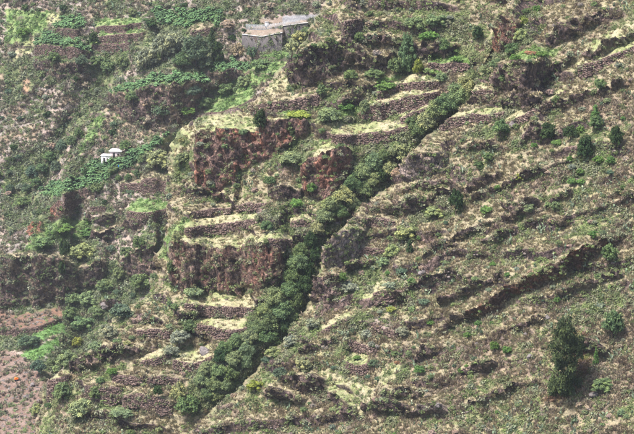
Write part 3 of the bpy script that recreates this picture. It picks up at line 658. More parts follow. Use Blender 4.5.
for name, m in (('near_hillside', (flay == 0)), ('middle_spur', (flay == 1)), ('far_hillside', (flay == 2) & ~ffl), ('valley_floor', ffl)):
    tag(sub(name, m & rest), kind='structure')
#PART2
# ------------------------------------------------------------------ plants: shapes
def leaves(cent, nrm, size, asp=1.6, jit=.5, r=rng):
    """one folded-flat quad per centre; returns V, F"""
    n = len(cent); nv = nrm+r.normal(0, jit, (n, 3)); nv /= np.linalg.norm(nv, axis=1, keepdims=True)+1e-9
    a = r.normal(0, 1, (n, 3)); a -= (a*nv).sum(1, keepdims=True)*nv; a /= np.linalg.norm(a, axis=1, keepdims=True)+1e-9
    b = np.cross(nv, a); s = (size*r.uniform(.6, 1.35, n))[:, None]
    V = np.stack([cent-a*s*asp*.5, cent+b*s*.5, cent+a*s*asp*.5, cent-b*s*.5], 1)
    return V.reshape(-1, 3), np.arange(4*n).reshape(-1, 4)
def crown(name, seed, ncl, per, leaf, shape='round', asp=1.5):
    r = np.random.default_rng(seed); cents, nrms, var = [], [], []
    for c in range(ncl):
        while True:
            p = r.normal(0, 1, 3); p /= np.linalg.norm(p)
            if p[2] > -.55: break
        rad = r.uniform(.35, .82)
        q = p*rad*np.array([1, 1, 1.0])
        if shape == 'round': q[2] = 1.02+q[2]*1.0; cr = r.uniform(.2, .36)
        elif shape == 'cone':
            zz = r.uniform(0, 1)**1.15; w_ = (1-zz)*.85+.12; an = r.uniform(0, 6.28); q = np.array([math.cos(an)*w_*r.uniform(.4, .85), math.sin(an)*w_*r.uniform(.4, .85), .15+zz*1.75]); cr = .16+.2*(1-zz)
        elif shape == 'tall':
            zz = r.uniform(0, 1); w_ = .5+.5*math.sin(3.0*min(1, zz+.12))*(.75+.5*r.random()); an = r.uniform(0, 6.28); k = r.uniform(.3, .8); q = np.array([math.cos(an)*w_*k, math.sin(an)*w_*k, .12+zz*1.72]); cr = r.uniform(.16, .3)
        elif shape == 'euc':
            lb = [(-.25, 0, 1.75, .42), (.3, .2, 1.55, .4), (-.55, .1, 1.3, .4), (.1, -.3, 1.2, .5), (.62, 0, 1.15, .32), (-.4, -.2, .85, .45), (.3, .1, .8, .45), (-.65, 0, .5, .32), (.1, -.2, .45, .4), (-.15, .2, .2, .35)][c % 10]
            q = np.array(lb[:3])+p*lb[3]*r.uniform(.3, .95); cr = r.uniform(.11, .21)
        elif shape == 'low': q[2] = .55+q[2]*.75; cr = r.uniform(.2, .34)
        elif shape == 'feather':
            q[2] = .7+q[2]*.95; cr = r.uniform(.16, .28)
        t = r.normal(0, 1, (per, 3)); t /= np.linalg.norm(t, axis=1, keepdims=True)
        t[:, 2] = np.where(t[:, 2] < -.4, -t[:, 2]*.6, t[:, 2])
        cents.append(q+t*cr*(r.uniform(.25, 1, (per, 1))**.6)); nrms.append(t+np.array([0, 0, .35])); 
        var.append(np.clip(.5+r.normal(0, .17)+r.normal(0, .2, per), 0, 1))
    V, Fc = leaves(np.concatenate(cents), np.concatenate(nrms), leaf, asp, .55, r)
    V[:, 2] = np.maximum(V[:, 2], .02)
    return newmesh(name, V, Fc, [M_LEAF], False, {'lv': np.repeat(np.concatenate(var), 4)})
def trunk(name, seed, h=1.1, r0=.07, lean=.1):
    r = np.random.default_rng(seed); V, Fc = [], []
    def tube(a, b, ra, rb):
        a, b = np.array(a, float), np.array(b, float); d = b-a; d /= np.linalg.norm(d)
        x = np.cross(d, [.3, .9, .1]); x /= np.linalg.norm(x); y = np.cross(d, x); k = len(V)*0+sum(len(q) for q in V)
        an = np.arange(6)*math.pi/3; ring = np.cos(an)[:, None]*x+np.sin(an)[:, None]*y
        V.append(np.concatenate([a+ring*ra, b+ring*rb]))
        Fc.extend([[k+i, k+(i+1) % 6, k+6+(i+1) % 6, k+6+i] for i in range(6)])
    top = (r.uniform(-lean, lean), r.uniform(-lean, lean), h*.6)
    tube((0, 0, -.45), top, r0*1.3, r0*.75)
    for i in range(4):
        an = i*1.6+r.uniform(0, 1); tube(top, (top[0]+math.cos(an)*.5, top[1]+math.sin(an)*.5, h*(.9+.3*r.random())), r0*.6, r0*.2)
    return newmesh(name, np.concatenate(V), np.array(Fc), [M_BARK], True)
SHAPES = {}
for kd, args in {'round': (46, 62, .115, 'round'), 'tree': (80, 100, .07, 'round'), 'dark': (52, 72, .105, 'round'), 'cone': (48, 55, .11, 'cone'),
                 'tall': (95, 70, .085, 'tall'), 'euc': (170, 64, .04, 'euc', 2.2), 'low': (44, 55, .115, 'low'), 'feather': (64, 80, .07, 'feather', 2.4)}.items():
    SHAPES[kd] = [(crown('crown_'+kd, 100+i*7+len(kd)*31, *args), trunk('trunk_'+kd, i+5, 1.3 if kd in ('tall', 'tree') else .8, .05)) for i in range(4)]
PAL = {'dk': (.036, .060, .026), 'mid': (.09, .13, .058), 'olive': (.135, .175, .085), 'silver': (.17, .19, .135), 'pale': (.20, .22, .105),
       'bright': (.085, .15, .045), 'tan': (.25, .195, .125), 'yel': (.17, .20, .05), 'blue': (.075, .11, .07), 'rust': (.20, .125, .075), 'greydry': (.25, .205, .165), 'euc': (.042, .062, .028)}
ORD = ['first', 'second', 'third', 'fourth', 'fifth', 'sixth', 'seventh', 'eighth', 'ninth', 'tenth', 'eleventh', 'twelfth', 'thirteenth', 'fourteenth', 'fifteenth', 'sixteenth', 'seventeenth', 'eighteenth', 'nineteenth', 'twentieth', 'twenty-first', 'twenty-second', 'twenty-third', 'twenty-fourth', 'twenty-fifth', 'twenty-sixth', 'twenty-seventh', 'twenty-eighth', 'twenty-ninth', 'thirtieth', 'thirty-first', 'thirty-second', 'thirty-third', 'thirty-fourth', 'thirty-fifth', 'thirty-sixth', 'thirty-seventh', 'thirty-eighth', 'thirty-ninth', 'fortieth']
def plant(u, v, ru, rv, kd, colr, name, label, cat, group=None, lay=None):
    """crown centred on photo pixel (u, v), ru x rv px half size, standing on the ground under it"""
    vb = v+rv*.93
    if lay is None: loc = sample(np.array([float(u)]), np.array([float(vb)]))[0]
    else: loc = point(u, vb, float(sample(np.array([float(u)]), np.array([float(vb)]), DL[lay])[0]))
    dist = float(np.dot(loc-CP, FV)); s = FPX/dist
    r = ru/s; hz = rv/s/ca
    e = empty(name, loc); e.rotation_euler.z = random.uniform(0, 6.28)
    tag(e, label, cat, group)
    cm, tm = random.choice(SHAPES[kd])
    for nn, me in (('crown', cm), ('trunk', tm)):
        o = addobj(nn, me, e); o.scale = (r*1.06, r*1.06*random.uniform(.85, 1.1), hz*1.0)
        c = np.array(PAL[colr])*random.uniform(.88, 1.14)*np.array([random.uniform(.92, 1.1), 1, random.uniform(.9, 1.1)])
        o.color = (*c, 1)
    return e
GULLY = [(474,80,7,8),(468,88,9,9),(459,97,10,10),(470,99,6,7),(448,107,11,11),(438,112,9,10),(430,121,10,9),(417,130,10,10),(399,152,13,11),(383,156,8,8),(373,163,10,10),(388,168,8,8),(362,173,11,10),(373,180,9,9),(352,184,11,10),(364,190,9,9),(343,196,12,10),(353,204,8,8),(330,205,11,10),(340,213,9,8),(324,217,10,9),(316,229,8,9)]
GULLY.sort(key=lambda t: t[1])
for i, (u, v, a, b) in enumerate(GULLY):
    big = 1.3 if v < 128 else .98
    plant(u+1-(3 if v < 128 else 0), v+1, a*big, b*1.08*big, 'tree', ['olive', 'pale', 'olive', 'pale', 'mid'][i % 5] if not (i == 7) else 'mid', 'tree', 'olive green tree in the upper gully belt, %s from its top end' % ORD[i], 'tree', 'trees of the upper gully belt', 1)
LOW = [(308,241,8,10,'dk'),(298,252,9,9,'mid'),(312,256,7,9,'dk'),(295,264,12,11,'mid'),(306,270,7,9,'dk'),(289,277,9,10,'mid'),(301,286,9,11,'dk'),(287,291,10,10,'mid'),(273,298,11,11,'olive'),(294,301,8,9,'mid'),(263,310,10,9,'olive'),(280,311,12,11,'mid'),(293,317,7,7,'mid'),(266,324,12,11,'mid'),(282,327,8,9,'dk'),(253,329,9,9,'olive'),(266,338,11,9,'mid'),(246,338,9,9,'olive'),(233,341,9,8,'olive'),(222,348,8,8,'mid'),(244,350,9,9,'olive'),(217,357,8,8,'dk'),(231,359,9,9,'olive'),(244,362,7,9,'olive'),(204,369,9,9,'olive'),(216,372,9,9,'olive'),(228,374,9,9,'mid'),(199,380,9,9,'olive'),(211,385,9,9,'olive'),(224,386,8,8,'olive'),(205,394,8,7,'mid'),(214,396,7,6,'olive')]
LOW.sort(key=lambda t: t[1])
for i, (u, v, a, b, c) in enumerate(LOW):
    plant(u+3, v+1, a, b*1.08, 'tree', c, 'tree', '%s green tree in the lower gully belt, %s from its top end' % ({'dk': 'dark', 'mid': 'mid', 'olive': 'olive'}[c], ORD[i]), 'tree', 'trees of the lower gully belt', 1)
BUSH = [
 (262,125,8.5,12,'dark','dk','lone dark round bush on the pale terrace over the broad cliff'),
 (380,178,8.5,10,'dark','dk','dark round tree standing out at the right of the upper gully belt',1),
 (408,55,11,20,'tall','mid','tall upright tree in the upper centre'),(418,66,6,12,'feather','yel','yellow green shrub right of the tall upright tree'),(397,68,9,10,'round','mid','leafy bush at the left foot of the tall upright tree'),
 (416,22,12,9,'feather','olive','broad olive bush at the top above the tall upright tree'),(436,20,12,8,'feather','olive','olive bush at the top edge right of centre'),(430,34,13,7,'low','bright','ferny bright green bush right of the tall upright tree'),
 (446,50,6,8,'dark','mid','dark green bush above the pinkish green topped wall'),(478,34,7,8,'dark','dk','dark bush left of the rust streaked crag'),(456,58,7,4,'low','bright','low bright bush on the pinkish green topped wall'),
 (525,22,6,6,'feather','yel','yellow green bush at the top edge right of the rusty crag'),(520,34,9,9,'feather','pale','pale feathery shrub right of the rusty crag'),(512,48,9,8,'feather','mid','mid green feathery shrub below the rusty crag'),(496,62,9,7,'feather','mid','feathery shrub at the head of the gully belt'),(486,70,8,6,'feather','olive','olive shrub joining the head of the gully belt'),
 (515,59,6,5,'round','bright','bright bush on top of the large shaded crag, left'),(541,53,8,4,'low','bright','low bright bush on top of the large shaded crag, right'),
 (505,78,7,6,'round','mid','green bush at the left end of the large shaded crag'),(556,100,7,6,'round','mid','bushy green shrub beside the diagonal pale path'),(603,88,6,7,'round','mid','green bush on the dry slope near the right edge'),(595,114,7,9,'cone','bright','bright leafy bush, uppermost in the row near the right edge'),
 (502,130,9.5,10,'dark','mid','wide dark bush, leftmost of the row on the upper right slope'),(546,132,9,12,'dark','dk','dark round bush, second of the row on the upper right slope'),(570,134,7.5,8,'dark','dk','dark bush, third of the row on the upper right slope'),(583,149,8.5,14,'dark','dk','tall dark bush, fourth of the row on the upper right slope'),(596,124,8,8,'dark','mid','leafy dark bush between the tall dark bush and the bright one'),(615,139,7.5,14,'dark','dk','tall dark bush at the right edge of the upper slope'),
 (488,158,6,6,'round','mid','small green bush left of the pale dry slope'),(479,166,5,5,'round','mid','smaller green bush just left of the small green bush'),(456,203,7,14,'dark','dk','tall ivy dark shrub on the near slope right of the gully'),
 (557,141,7,4,'low','bright','low bright bush between the second and third dark round bushes'),(579,129,4,4,'round','bright','tiny bright bush above the tall dark bush'),(534,146,4,4,'round','bright','tiny bright bush at the foot of the second dark bush'),
 (598,160,6,5,'round','bright','bright bush under the right end of the dark bush row'),(610,161,5,5,'round','bright','bright bush close to the right edge below the dark bush row'),(580,172,5,4,'round','bright','bright bush upper of three below the tall dark bush'),(571,182,5,4,'round','bright','bright bush left of three below the tall dark bush'),(581,181,6,4,'low','bright','bright bush right of three below the tall dark bush'),
 (521,177,5,5,'feather','yel','yellow green shrub on the brown patch of the right slope'),(532,210,7,6,'feather','olive','olive shrub below the middle brown ledge'),(555,207,6,6,'round','olive','olive round shrub right of the middle brown ledge'),(488,209,7,6,'low','bright','bright low shrub left of the middle brown ledge'),(498,186,5,4,'low','bright','small bright shrub above the left end of the brown ledge'),
 (404,231,13,10,'feather','pale','large pale feathery bush right of the gully edge wall'),(434,209,13,7,'feather','pale','pale feathery bush left of the tall ivy dark shrub'),(392,250,9,9,'feather','pale','pale feathery bush below the largest pale one'),(384,261,8,6,'feather','olive','olive feathery bush lowest of the pale feathery trail'),(410,247,4,7,'cone','dk','small dark conical shrub beside the pale feathery trail'),
 (344,279,5,6,'round','bright','bright green bush on the dark rock buttress'),(352,287,10,7,'feather','silver','grey green shrub right of the dark rock buttress'),
 (396,147,6,6,'round','mid','round green bush at the lip beside the grey rock face'),(396,172,6,7,'feather','tan','golden dry grass clump left of the grey rock face',0),
 (593,235,5,5,'round','bright','bright round bush above the right end of the slanting overhang'),(609,256,9,13,'round','mid','leafy bush at the right edge under the slanting overhang'),(612,326,11,16,'round','mid','large leafy bush at the right edge level with the tall dark tree'),(598,275,5,5,'low','mid','low bush under the right end of the overhang'),
 (494,347,5,6,'round','bright','bright bush, left of two in the lower right slope'),(507,351,5,5,'round','bright','bright bush, right of two in the lower right slope'),(468,336,4,4,'round','bright','small bright bush left of the two bright bushes'),(459,370,4,4,'round','bright','small bright bush on the mauve brown ledge'),(420,371,6,5,'round','bright','bright bush above the right rock heap'),
 (564,361,27,39,'euc','euc','tall dark tree in the lower right corner'),(552,385,7,11,'cone','mid','young green shoot at the left foot of the tall dark tree'),(570,388,6,9,'cone','mid','young green shoot in front of the tall dark tree'),(596,357,3.5,9,'cone','bright','slim bright conical shrub right of the tall dark tree'),(603,384,13,9,'feather','olive','spreading olive shrub near the lower right corner'),
 (280,374,8,7,'dark','blue','dark domed bush on the slope below the lower gully belt'),(268,359,6,4,'low','blue','bluish low bush up left of the dark domed bush'),(256,385,10,7,'feather','yel','yellow green shrub left of the dark domed bush'),(303,362,12,9,'feather','pale','pale feathery shrub above the stony ledge'),(290,340,9,7,'feather','silver','grey green shrub on the slope beside the lower gully trees'),(312,322,9,7,'feather','silver','silvery shrub at the top of the grey green strip'),(275,352,9,6,'feather','pale','pale green shrub beside the lower gully trees'),
 (357,357,5,3,'low','bright','bright low bush behind the small pale grass plot'),(396,352,6,4,'low','mid','green low shrub right of the dark sloping wall'),(368,332,8,5,'feather','silver','grey shrub left of the pinkish bare tread'),(402,330,8,7,'feather','silver','grey shrub right of the pinkish bare tread'),(375,362,7,6,'low','blue','cactus green shrub right of the small pale plot'),(430,320,6,4,'low','bright','bright low shrub above the rock ledge'),
 (391,308,6,4,'low','yel','yellow green shrub below the stone wall corner'),(389,284,8,5,'low','silver','grey green shrub above the stone wall corner'),(424,300,8,4,'low','blue','bluish cactus shrub below the rock seam'),(400,268,7,6,'low','blue','bluish cactus shrub in the centre of the near slope'),
 (530,52,7,2.2,'low','rust','rusty orange flowering patch on top of the large shaded crag'),(397,362,3,2.4,'low','rust','small rusty orange plant in the lower centre'),
 # spur
 (270,182,7,7,'round','mid','round green bush on the slope below the broad cliff'),(294,158,17,10,'feather','olive','wide olive bush below the right end of the broad cliff'),(238,176,4,5,'round','mid','small bush at the foot of the broad cliff'),(293,136,4,10,'cone','mid','ivy column on the right part of the broad cliff'),
 (182,157,9,8,'feather','olive','olive bush on the left shoulder above the grey wall'),(266,227,7,7,'round','mid','round bush at the right end of the upper grass terrace'),(172,268,5,9,'feather','mid','green shrub on the left corner of the columned cliff'),(178,238,6,8,'feather','pale','pale shrub hanging over the left corner of the columned cliff'),
 (194,291,12,6,'low','olive','low olive shrub mound at the left foot of the columned cliff'),(180,336,11,10,'feather','silver','grey green shrub left of the second lower terrace'),(190,325,9,9,'feather','mid','green shrub between the lower terraces and the left slope'),(171,350,9,8,'feather','silver','grey green shrub above the low terrace wall'),(188,407,13,11,'round','mid','round green bush at the bottom edge left of the gully belt'),(178,390,9,14,'feather','pale','pale tall dry shrub up left of the bottom round bush'),
 (330,113,14,9,'feather','olive','rounded olive bush left of the longest terrace wall'),(322,91,6,7,'round','mid','green bush right of the uppermost centre wall'),(365,106,7,11,'feather','olive','upright olive bush at the left end of the longest terrace wall'),(346,104,8,5,'low','bright','bright shrub left of the upright olive bush'),(386,84,10,6,'low','bright','vivid green leafy patch bush in the upper centre'),(441,79,6,6,'round','olive','olive bush at the right end of the short pinkish wall'),(300,113,12,5,'low','yel','yellow green creeper above the right end of the broad cliff'),(352,75,9,6,'feather','mid','green shrub on the dry slope of the upper centre'),(374,72,10,6,'feather','olive','olive shrub left below the tall upright tree'),(359,38,5,6,'round','mid','bush at the foot of the square wall block'),
 (410,122,6,5,'round','mid','green bush above the right end of the terrace over the bluff'),(312,186,6,8,'low','bright','bright creeper at the left foot of the rust red bluff'),(298,203,8,6,'low','bright','bright creeper below the brown rocky mound'),(341,146,7,5,'feather','mid','shrub behind the top of the rust red bluff'),
 # lower left
 (63,393,11,11,'dark','mid','big round bush, left of two at the bottom left'),(96,394,7,8,'dark','mid','smaller round bush, right of two at the bottom left'),(80,405,14,12,'feather','pale','pale grey green bush between and below the two round bushes'),(36,408,8,9,'feather','pale','pale bush at the bottom left beside the rubble'),(122,413,13,6,'feather','olive','olive bush at the bottom edge under the dark wall'),(39,368,8,9,'round','blue','dark bluish bush beside the rubble'),(67,357,14,10,'feather','olive','large pale olive bush above the tip of the spur'),(77,341,7,8,'feather','yel','yellow green bush on the lower left scrub slope'),(29,340,13,8,'feather','blue','wide grey green bush left of the vivid green field'),(55,370,6,5,'round','olive','small olive bush at the tip of the spur'),
 (121,312,13,8,'dark','blue','wide dark bush in front of the small dark outcrop'),(140,284,11,11,'round','mid','round green bush left of the columned cliff'),(117,340,5,4,'low','mid','low bush on the ridge grass'),(112,372,6,5,'round','bright','bright bush under the overhanging rock band'),(158,392,5,7,'round','dk','dark bush in the dry grass at the bottom left'),(100,381,5,4,'round','mid','little bush behind the pinkish tread'),
 (83,322,14,9,'feather','mid','mid green scrub bush above the yellow green bush'),(98,310,9,8,'feather','olive','olive scrub bush left of the small dark outcrop'),(70,312,10,9,'feather','mid','scrub bush at the right end of the ploughed field'),(88,297,12,9,'feather','olive','olive scrub bush above the small dark outcrop'),(104,284,11,9,'feather','mid','green scrub bush below the blue grey rock slope'),(120,272,9,9,'feather','olive','olive scrub bush left of the round green bush'),(108,330,12,8,'feather','silver','grey green scrub bush beside the ridge path'),(95,345,8,6,'feather','olive','olive scrub bush at the foot of the ridge path'),(74,300,8,7,'round','mid','dark scrub bush at the right end of the purple cliff'),
 (83,250,13,11,'feather','pale','pale olive round bush over the blue grey rock slope'),(66,252,6,12,'round','dk','dark ivy shrub left of the pale olive round bush'),(64,272,5,12,'round','dk','dark ivy shrub hanging down the purple cliff'),(90,230,10,6,'low','bright','bright green scrub below the broken stony bank'),(62,226,13,6,'low','bright','bright green scrub below the big stone wall'),(42,240,11,6,'low','mid','green scrub on top of the purple cliff'),(140,242,8,9,'feather','mid','green scrub on the dark rock flank'),(128,252,8,7,'feather','mid','green scrub left of the dark rock flank'),
 # far slope
 (87,173,6,5,'dark','dk','dark round bush amid the banana plot'),(97,189,8,6,'dark','mid','dark leafy bush right of the big stone wall'),(137,174,4.5,4.5,'dark','mid','small round bush, right of three below the white hut'),(128,178,4.5,4.5,'dark','mid','small round bush, middle of three below the white hut'),(118,178,4,4,'dark','mid','small round bush, left of three below the white hut'),(114,171,6,4.5,'dark','mid','dark bush just below the white hut'),(126,147,6,6,'dark','mid','dark tree right beside the white hut'),(142,160,5,5,'dark','mid','bush at the right end of the banana plot'),
 (158,158,13,13,'feather','pale','large pale dry shrub on the shoulder above the grey wall'),(24,203,10,6,'dark','mid','wide round bush at the left edge'),
 (79,134,5,6,'dark','mid','green bush, first from the top of the slanting bush row'),(72,142,6,6,'dark','mid','green bush, second from the top of the slanting bush row'),(61,147,7,7,'dark','blue','green bush, third from the top of the slanting bush row'),(50,158,7,7,'dark','mid','green bush, fourth from the top of the slanting bush row'),(56,168,6,7,'dark','blue','green bush, fifth from the top of the slanting bush row'),(42,169,6,6,'dark','mid','green bush, sixth from the top of the slanting bush row'),(32,173,7,7,'dark','blue','green bush, seventh from the top of the slanting bush row'),(36,184,7,6,'dark','mid','green bush, eighth from the top of the slanting bush row'),(27,189,6,6,'dark','blue','green bush, lowest of the slanting bush row'),
 (163,44,16,19,'feather','silver','large silvery tree mass at the top left'),(147,56,13,15,'feather','silver','silvery tree left of and below the large silvery mass'),(178,40,12,14,'feather','silver','silvery tree right of the large silvery mass'),(196,52,16,16,'tree','blue','broad dark tree beside the silvery trees'),(212,38,5,10,'cone','dk','slim dark conifer above the broad dark tree'),(218,53,7,11,'tall','dk','dark upright tree right of the broad dark tree'),(182,62,10,9,'tree','mid','green tree at the left foot of the broad dark tree'),(206,64,9,7,'round','blue','bluish bush at the right foot of the broad dark tree'),(152,25,6,6,'round','dk','dark bush at the top edge left of the silvery trees'),
 (238,49,8,10,'feather','tan','golden dry clump left of the platform wall'),(228,24,9,6,'feather','greydry','mauve dry bush at the top left of the platform'),(252,54,6,7,'round','blue','dark shrub at the foot of the platform wall'),(262,62,12,6,'low','mid','green shrub below the platform wall'),
 (300,36,9,8,'feather','pale','pale feathery bush, upper one right of the platform'),(293,46,9,9,'feather','pale','pale feathery bush, lower one right of the platform'),(307,30,6,5,'feather','olive','olive bush beside the upper wall step'),
 (94,40,5,8,'round','dk','dark bush between the long leafy wall and the stepped walls'),(108,68,8,9,'dark','mid','dark green bush on the green gully of the far slope'),(82,62,7,6,'dark','blue','dark shrub below the right end of the long leafy wall'),(98,60,9,6,'feather','mid','feathery green bush below the stepped walls'),(123,64,7,7,'round','mid','green bush left of the lower silvery tree'),(55,56,8,7,'low','mid','hanging green bush on the long leafy wall'),(24,33,7,5,'round','bright','bright bush near the top left corner'),(134,97,8,8,'feather','mid','green shrub on the brown rock slope, left'),(163,112,11,7,'round','blue','dark green shrub on the brown rock slope, middle'),(148,103,6,6,'feather','greydry','dry grey shrub on the brown rock slope'),(150,118,9,8,'feather','greydry','dry tan shrub low on the brown rock slope'),(186,108,10,6,'low','bright','bright leafy shrub at the right end of the brown rock slope'),(205,102,9,8,'feather','mid','green shrub between the brown rock slope and the bright plot'),(226,88,10,8,'feather','mid','green shrub above the sloping bright plot'),(244,80,8,7,'feather','olive','olive shrub below the mauve rock step'),(196,92,9,8,'feather','blue','bluish shrub under the long leafy strip'),
]
for b in BUSH:
    u, v, ru, rv, kd, c, lab = b[:7]; lay = b[7] if len(b) > 7 else None
    tree = kd in ('tree', 'tall', 'euc') or 'tree' in lab.split('beside')[0].split('of the')[0]
    plant(u, v, ru, rv, kd, c, 'tree' if tree else 'bush', lab, 'tree' if tree else 'bush', None, lay)
BU = np.array([b[0] for b in BUSH]+[g[0] for g in GULLY]+[g[0] for g in LOW], float); BV = np.array([b[1] for b in BUSH]+[g[1] for g in GULLY]+[g[1] for g in LOW], float)
BR = np.array([max(b[2], b[3]) for b in BUSH]+[g[2] for g in GULLY]+[g[2] for g in LOW], float)
# many small shrubs scattered between them
LANDM = [(262,125,'lone dark round bush'),(330,175,'rust red rock bluff'),(225,270,'columned cliff'),(225,160,'broad red cliff'),(408,55,'tall upright tree'),(502,32,'rusty crag'),(535,75,'large shaded crag'),(350,30,'square wall block'),(546,132,'second dark round bush'),(583,149,'tall dark bush'),(502,130,'wide dark bush'),(614,139,'right edge dark bush'),(425,165,'grey rock face'),(456,203,'ivy dark shrub'),(404,231,'large pale feathery bush'),(345,250,'tall grey rock face'),(422,273,'grey boulder'),(384,298,'stone wall corner'),(540,270,'slanting overhang'),(593,235,'bush over the overhang'),(564,360,'tall dark tree'),(500,349,'two bright bushes'),(420,371,'rock heap bush'),(395,400,'rock heaps'),(345,385,'pale grass path'),(280,374,'dark domed bush'),(390,326,'pinkish bare tread'),(525,205,'middle brown ledge'),(520,185,'brown patch'),(595,55,'top right terraces'),(556,100,'shrub by the diagonal path'),(400,108,'longest terrace wall'),(365,136,'terrace over the bluff'),(294,158,'wide olive bush'),(222,225,'two grass ledges'),(225,315,'lower grass terraces'),(110,355,'overhanging rock band'),(63,393,'bottom left round bushes'),(140,284,'bush beside the columned cliff'),(121,312,'wide dark scrub bush'),(30,280,'purple cliff'),(83,250,'pale olive round bush'),(76,200,'big stone wall'),(108,158,'white hut'),(45,165,'slanting bush row'),(57,42,'long leafy wall'),(118,35,'three stepped walls'),(163,45,'large silvery tree'),(196,52,'broad dark tree'),(264,42,'platform wall'),(165,95,'brown rock slope'),(230,105,'sloping bright plot'),(155,185,'grey shoulder wall'),(40,345,'vivid green field'),(188,407,'bottom round bush'),(450,345,'lower end of the overhang')]
CNAME = {'mid': 'mid green', 'olive': 'olive', 'silver': 'silvery', 'greydry': 'grey brown', 'bright': 'bright green', 'blue': 'bluish green', 'dk': 'dark green', 'pale': 'pale green'}
SMALL = []
def scatter_shrubs(n, lay, zones, cols, kinds, r0, r1, group, seed):
    r = np.random.default_rng(seed); k = 0
    while k < n:
        u, v = r.uniform(-20, 654), r.uniform(-10, 446); i = np.searchsorted(us, u); j = np.searchsorted(vs, v)
        if LAY[j, i] != lay or ZN[ZONE[j, i]] not in zones: continue
        if (np.hypot(BU-u, BV-v) < BR+2).any(): continue
        a = r.uniform(r0, r1); k += 1
        random.seed(int(seed*1000+k)); c = cols[int(r.integers(len(cols)))]
        e = plant(u, v, a, a*r.uniform(.7, 1.0), kinds[k % len(kinds)], c, 'shrub', None, 'shrub', group)
        li = min(range(len(LANDM)), key=lambda q: math.hypot(LANDM[q][0]-u, LANDM[q][1]-v)); dx, dy = u-LANDM[li][0], v-LANDM[li][1]
        an = math.degrees(math.atan2(-dy, dx)) % 360
        dr = ['right of', 'above right of', 'above', 'above left of', 'left of', 'below left of', 'below', 'below right of'][int((an+22.5)//45) % 8]
        SMALL.append((CNAME[c], dr, LANDM[li][2], math.hypot(dx, dy), e))
scatter_shrubs(190, 0, ('A', 'olive', 'brown', 'dry', 'green', 'bright'), ['mid', 'olive', 'silver', 'greydry', 'bright', 'olive', 'blue', 'greydry', 'silver'], ['low', 'round', 'feather'], 2.4, 4.6, 'small shrubs of the near slope', 41)
scatter_shrubs(110, 2, ('C', 'green', 'brown', 'pinkish'), ['mid', 'blue', 'silver', 'greydry', 'olive', 'greydry', 'dk'], ['low', 'round', 'feather'], 2.6, 5.2, 'small shrubs of the far slope', 42)
scatter_shrubs(100, 1, ('B', 'olive', 'dry', 'green', 'redrock', 'rock'), ['mid', 'olive', 'silver', 'greydry', 'olive', 'pale'], ['low', 'feather', 'round'], 2.4, 5.0, 'small shrubs of the spur', 43)

by = {}
for t in SMALL: by.setdefault(t[:3], []).append(t)
for (c, dr, lm), q in by.items():
    q.sort(key=lambda t: t[3])
    for i, t in enumerate(q): t[4]['label'] = 'small %s shrub %s the %s%s' % (c, dr, lm, '' if len(q) == 1 else (', closest' if i == 0 else ', %s closest' % ORD[i]))
# ------------------------------------------------------------------ ground cover (nobody could count it)
def proto(name, V, Fc, lv): return newmesh(name, V, Fc, [M_STUFF], False, {'lv': lv})
def tuft(seed, n=26, h=.55, wd=.07, spread=.28, droop=.5):
    r = np.random.default_rng(seed); an = r.uniform(0, 6.28, n); b0 = np.stack([np.cos(an), np.sin(an), an*0], -1)
    base = b0*r.uniform(0, spread, (n, 1)); hh = h*r.uniform(.5, 1.15, (n, 1)); side = np.stack([-np.sin(an), np.cos(an), an*0], -1)*wd
    tip = base+b0*r.uniform(.1, droop, (n, 1))*h; tip[:, 2:] += hh; mid = base+(tip-base)*.5; mid[:, 2:] += hh*.12
    V = np.stack([base-side*.8, base+side*.8, mid+side, tip, mid-side], 1).reshape(-1, 3)
    i = np.arange(n)[:, None]*5; Fc = np.concatenate([i+np.array([0, 1, 2, 4]), i+np.array([4, 2, 3, 3])])
    q = i+np.array([0, 1, 2, 4]); t = i+np.array([4, 2, 3])
    tri = np.concatenate([q[:, [0, 1, 2]], q[:, [0, 2, 3]], t])
    return proto('tuft', V, tri, np.repeat(np.clip(r.normal(.5, .25, n), 0, 1), 5))
def clump(seed, n=46, rad=.45, hgt=.5, leaf=.15, asp=1.5, jit=.6):
    r = np.random.default_rng(seed); p = r.normal(0, 1, (n, 3)); p /= np.linalg.norm(p, axis=1, keepdims=True); p[:, 2] = np.abs(p[:, 2])
    c = p*np.array([rad, rad, hgt])*r.uniform(.45, 1, (n, 1))*(1+.3*np.sin(3*np.arctan2(p[:, 1:2], p[:, :1])+seed))
    V, Fc = leaves(c, p+[0, 0, .4], leaf, asp, jit, r); V[:, 2] = np.maximum(V[:, 2], -.05)
    return proto('clump', V, Fc, np.repeat(np.clip(r.normal(.5, .25, n), 0, 1), 4))
def twigs(seed, n=44):
    r = np.random.default_rng(seed); an = r.uniform(0, 6.28, n); el = r.uniform(.3, 1.4, n); L_ = r.uniform(.3, .75, n)
    d = np.stack([np.cos(an)*np.cos(el), np.sin(an)*np.cos(el), np.sin(el)], -1); s0 = d*(L_*r.uniform(.0, .4, n))[:, None]; s1 = d*L_[:, None]+r.normal(0, .07, (n, 3))
    sd_ = np.cross(d, r.normal(0, 1, (n, 3))); sd_ /= np.linalg.norm(sd_, axis=1, keepdims=True); sd_ *= r.uniform(.02, .05, (n, 1))
    V = np.stack([s0-sd_, s0+sd_, s1+sd_*1.3, s1-sd_*1.3], 1).reshape(-1, 3)
    return proto('twigs', V, np.arange(4*n).reshape(-1, 4), np.repeat(np.clip(r.normal(.5, .25, n), 0, 1), 4))
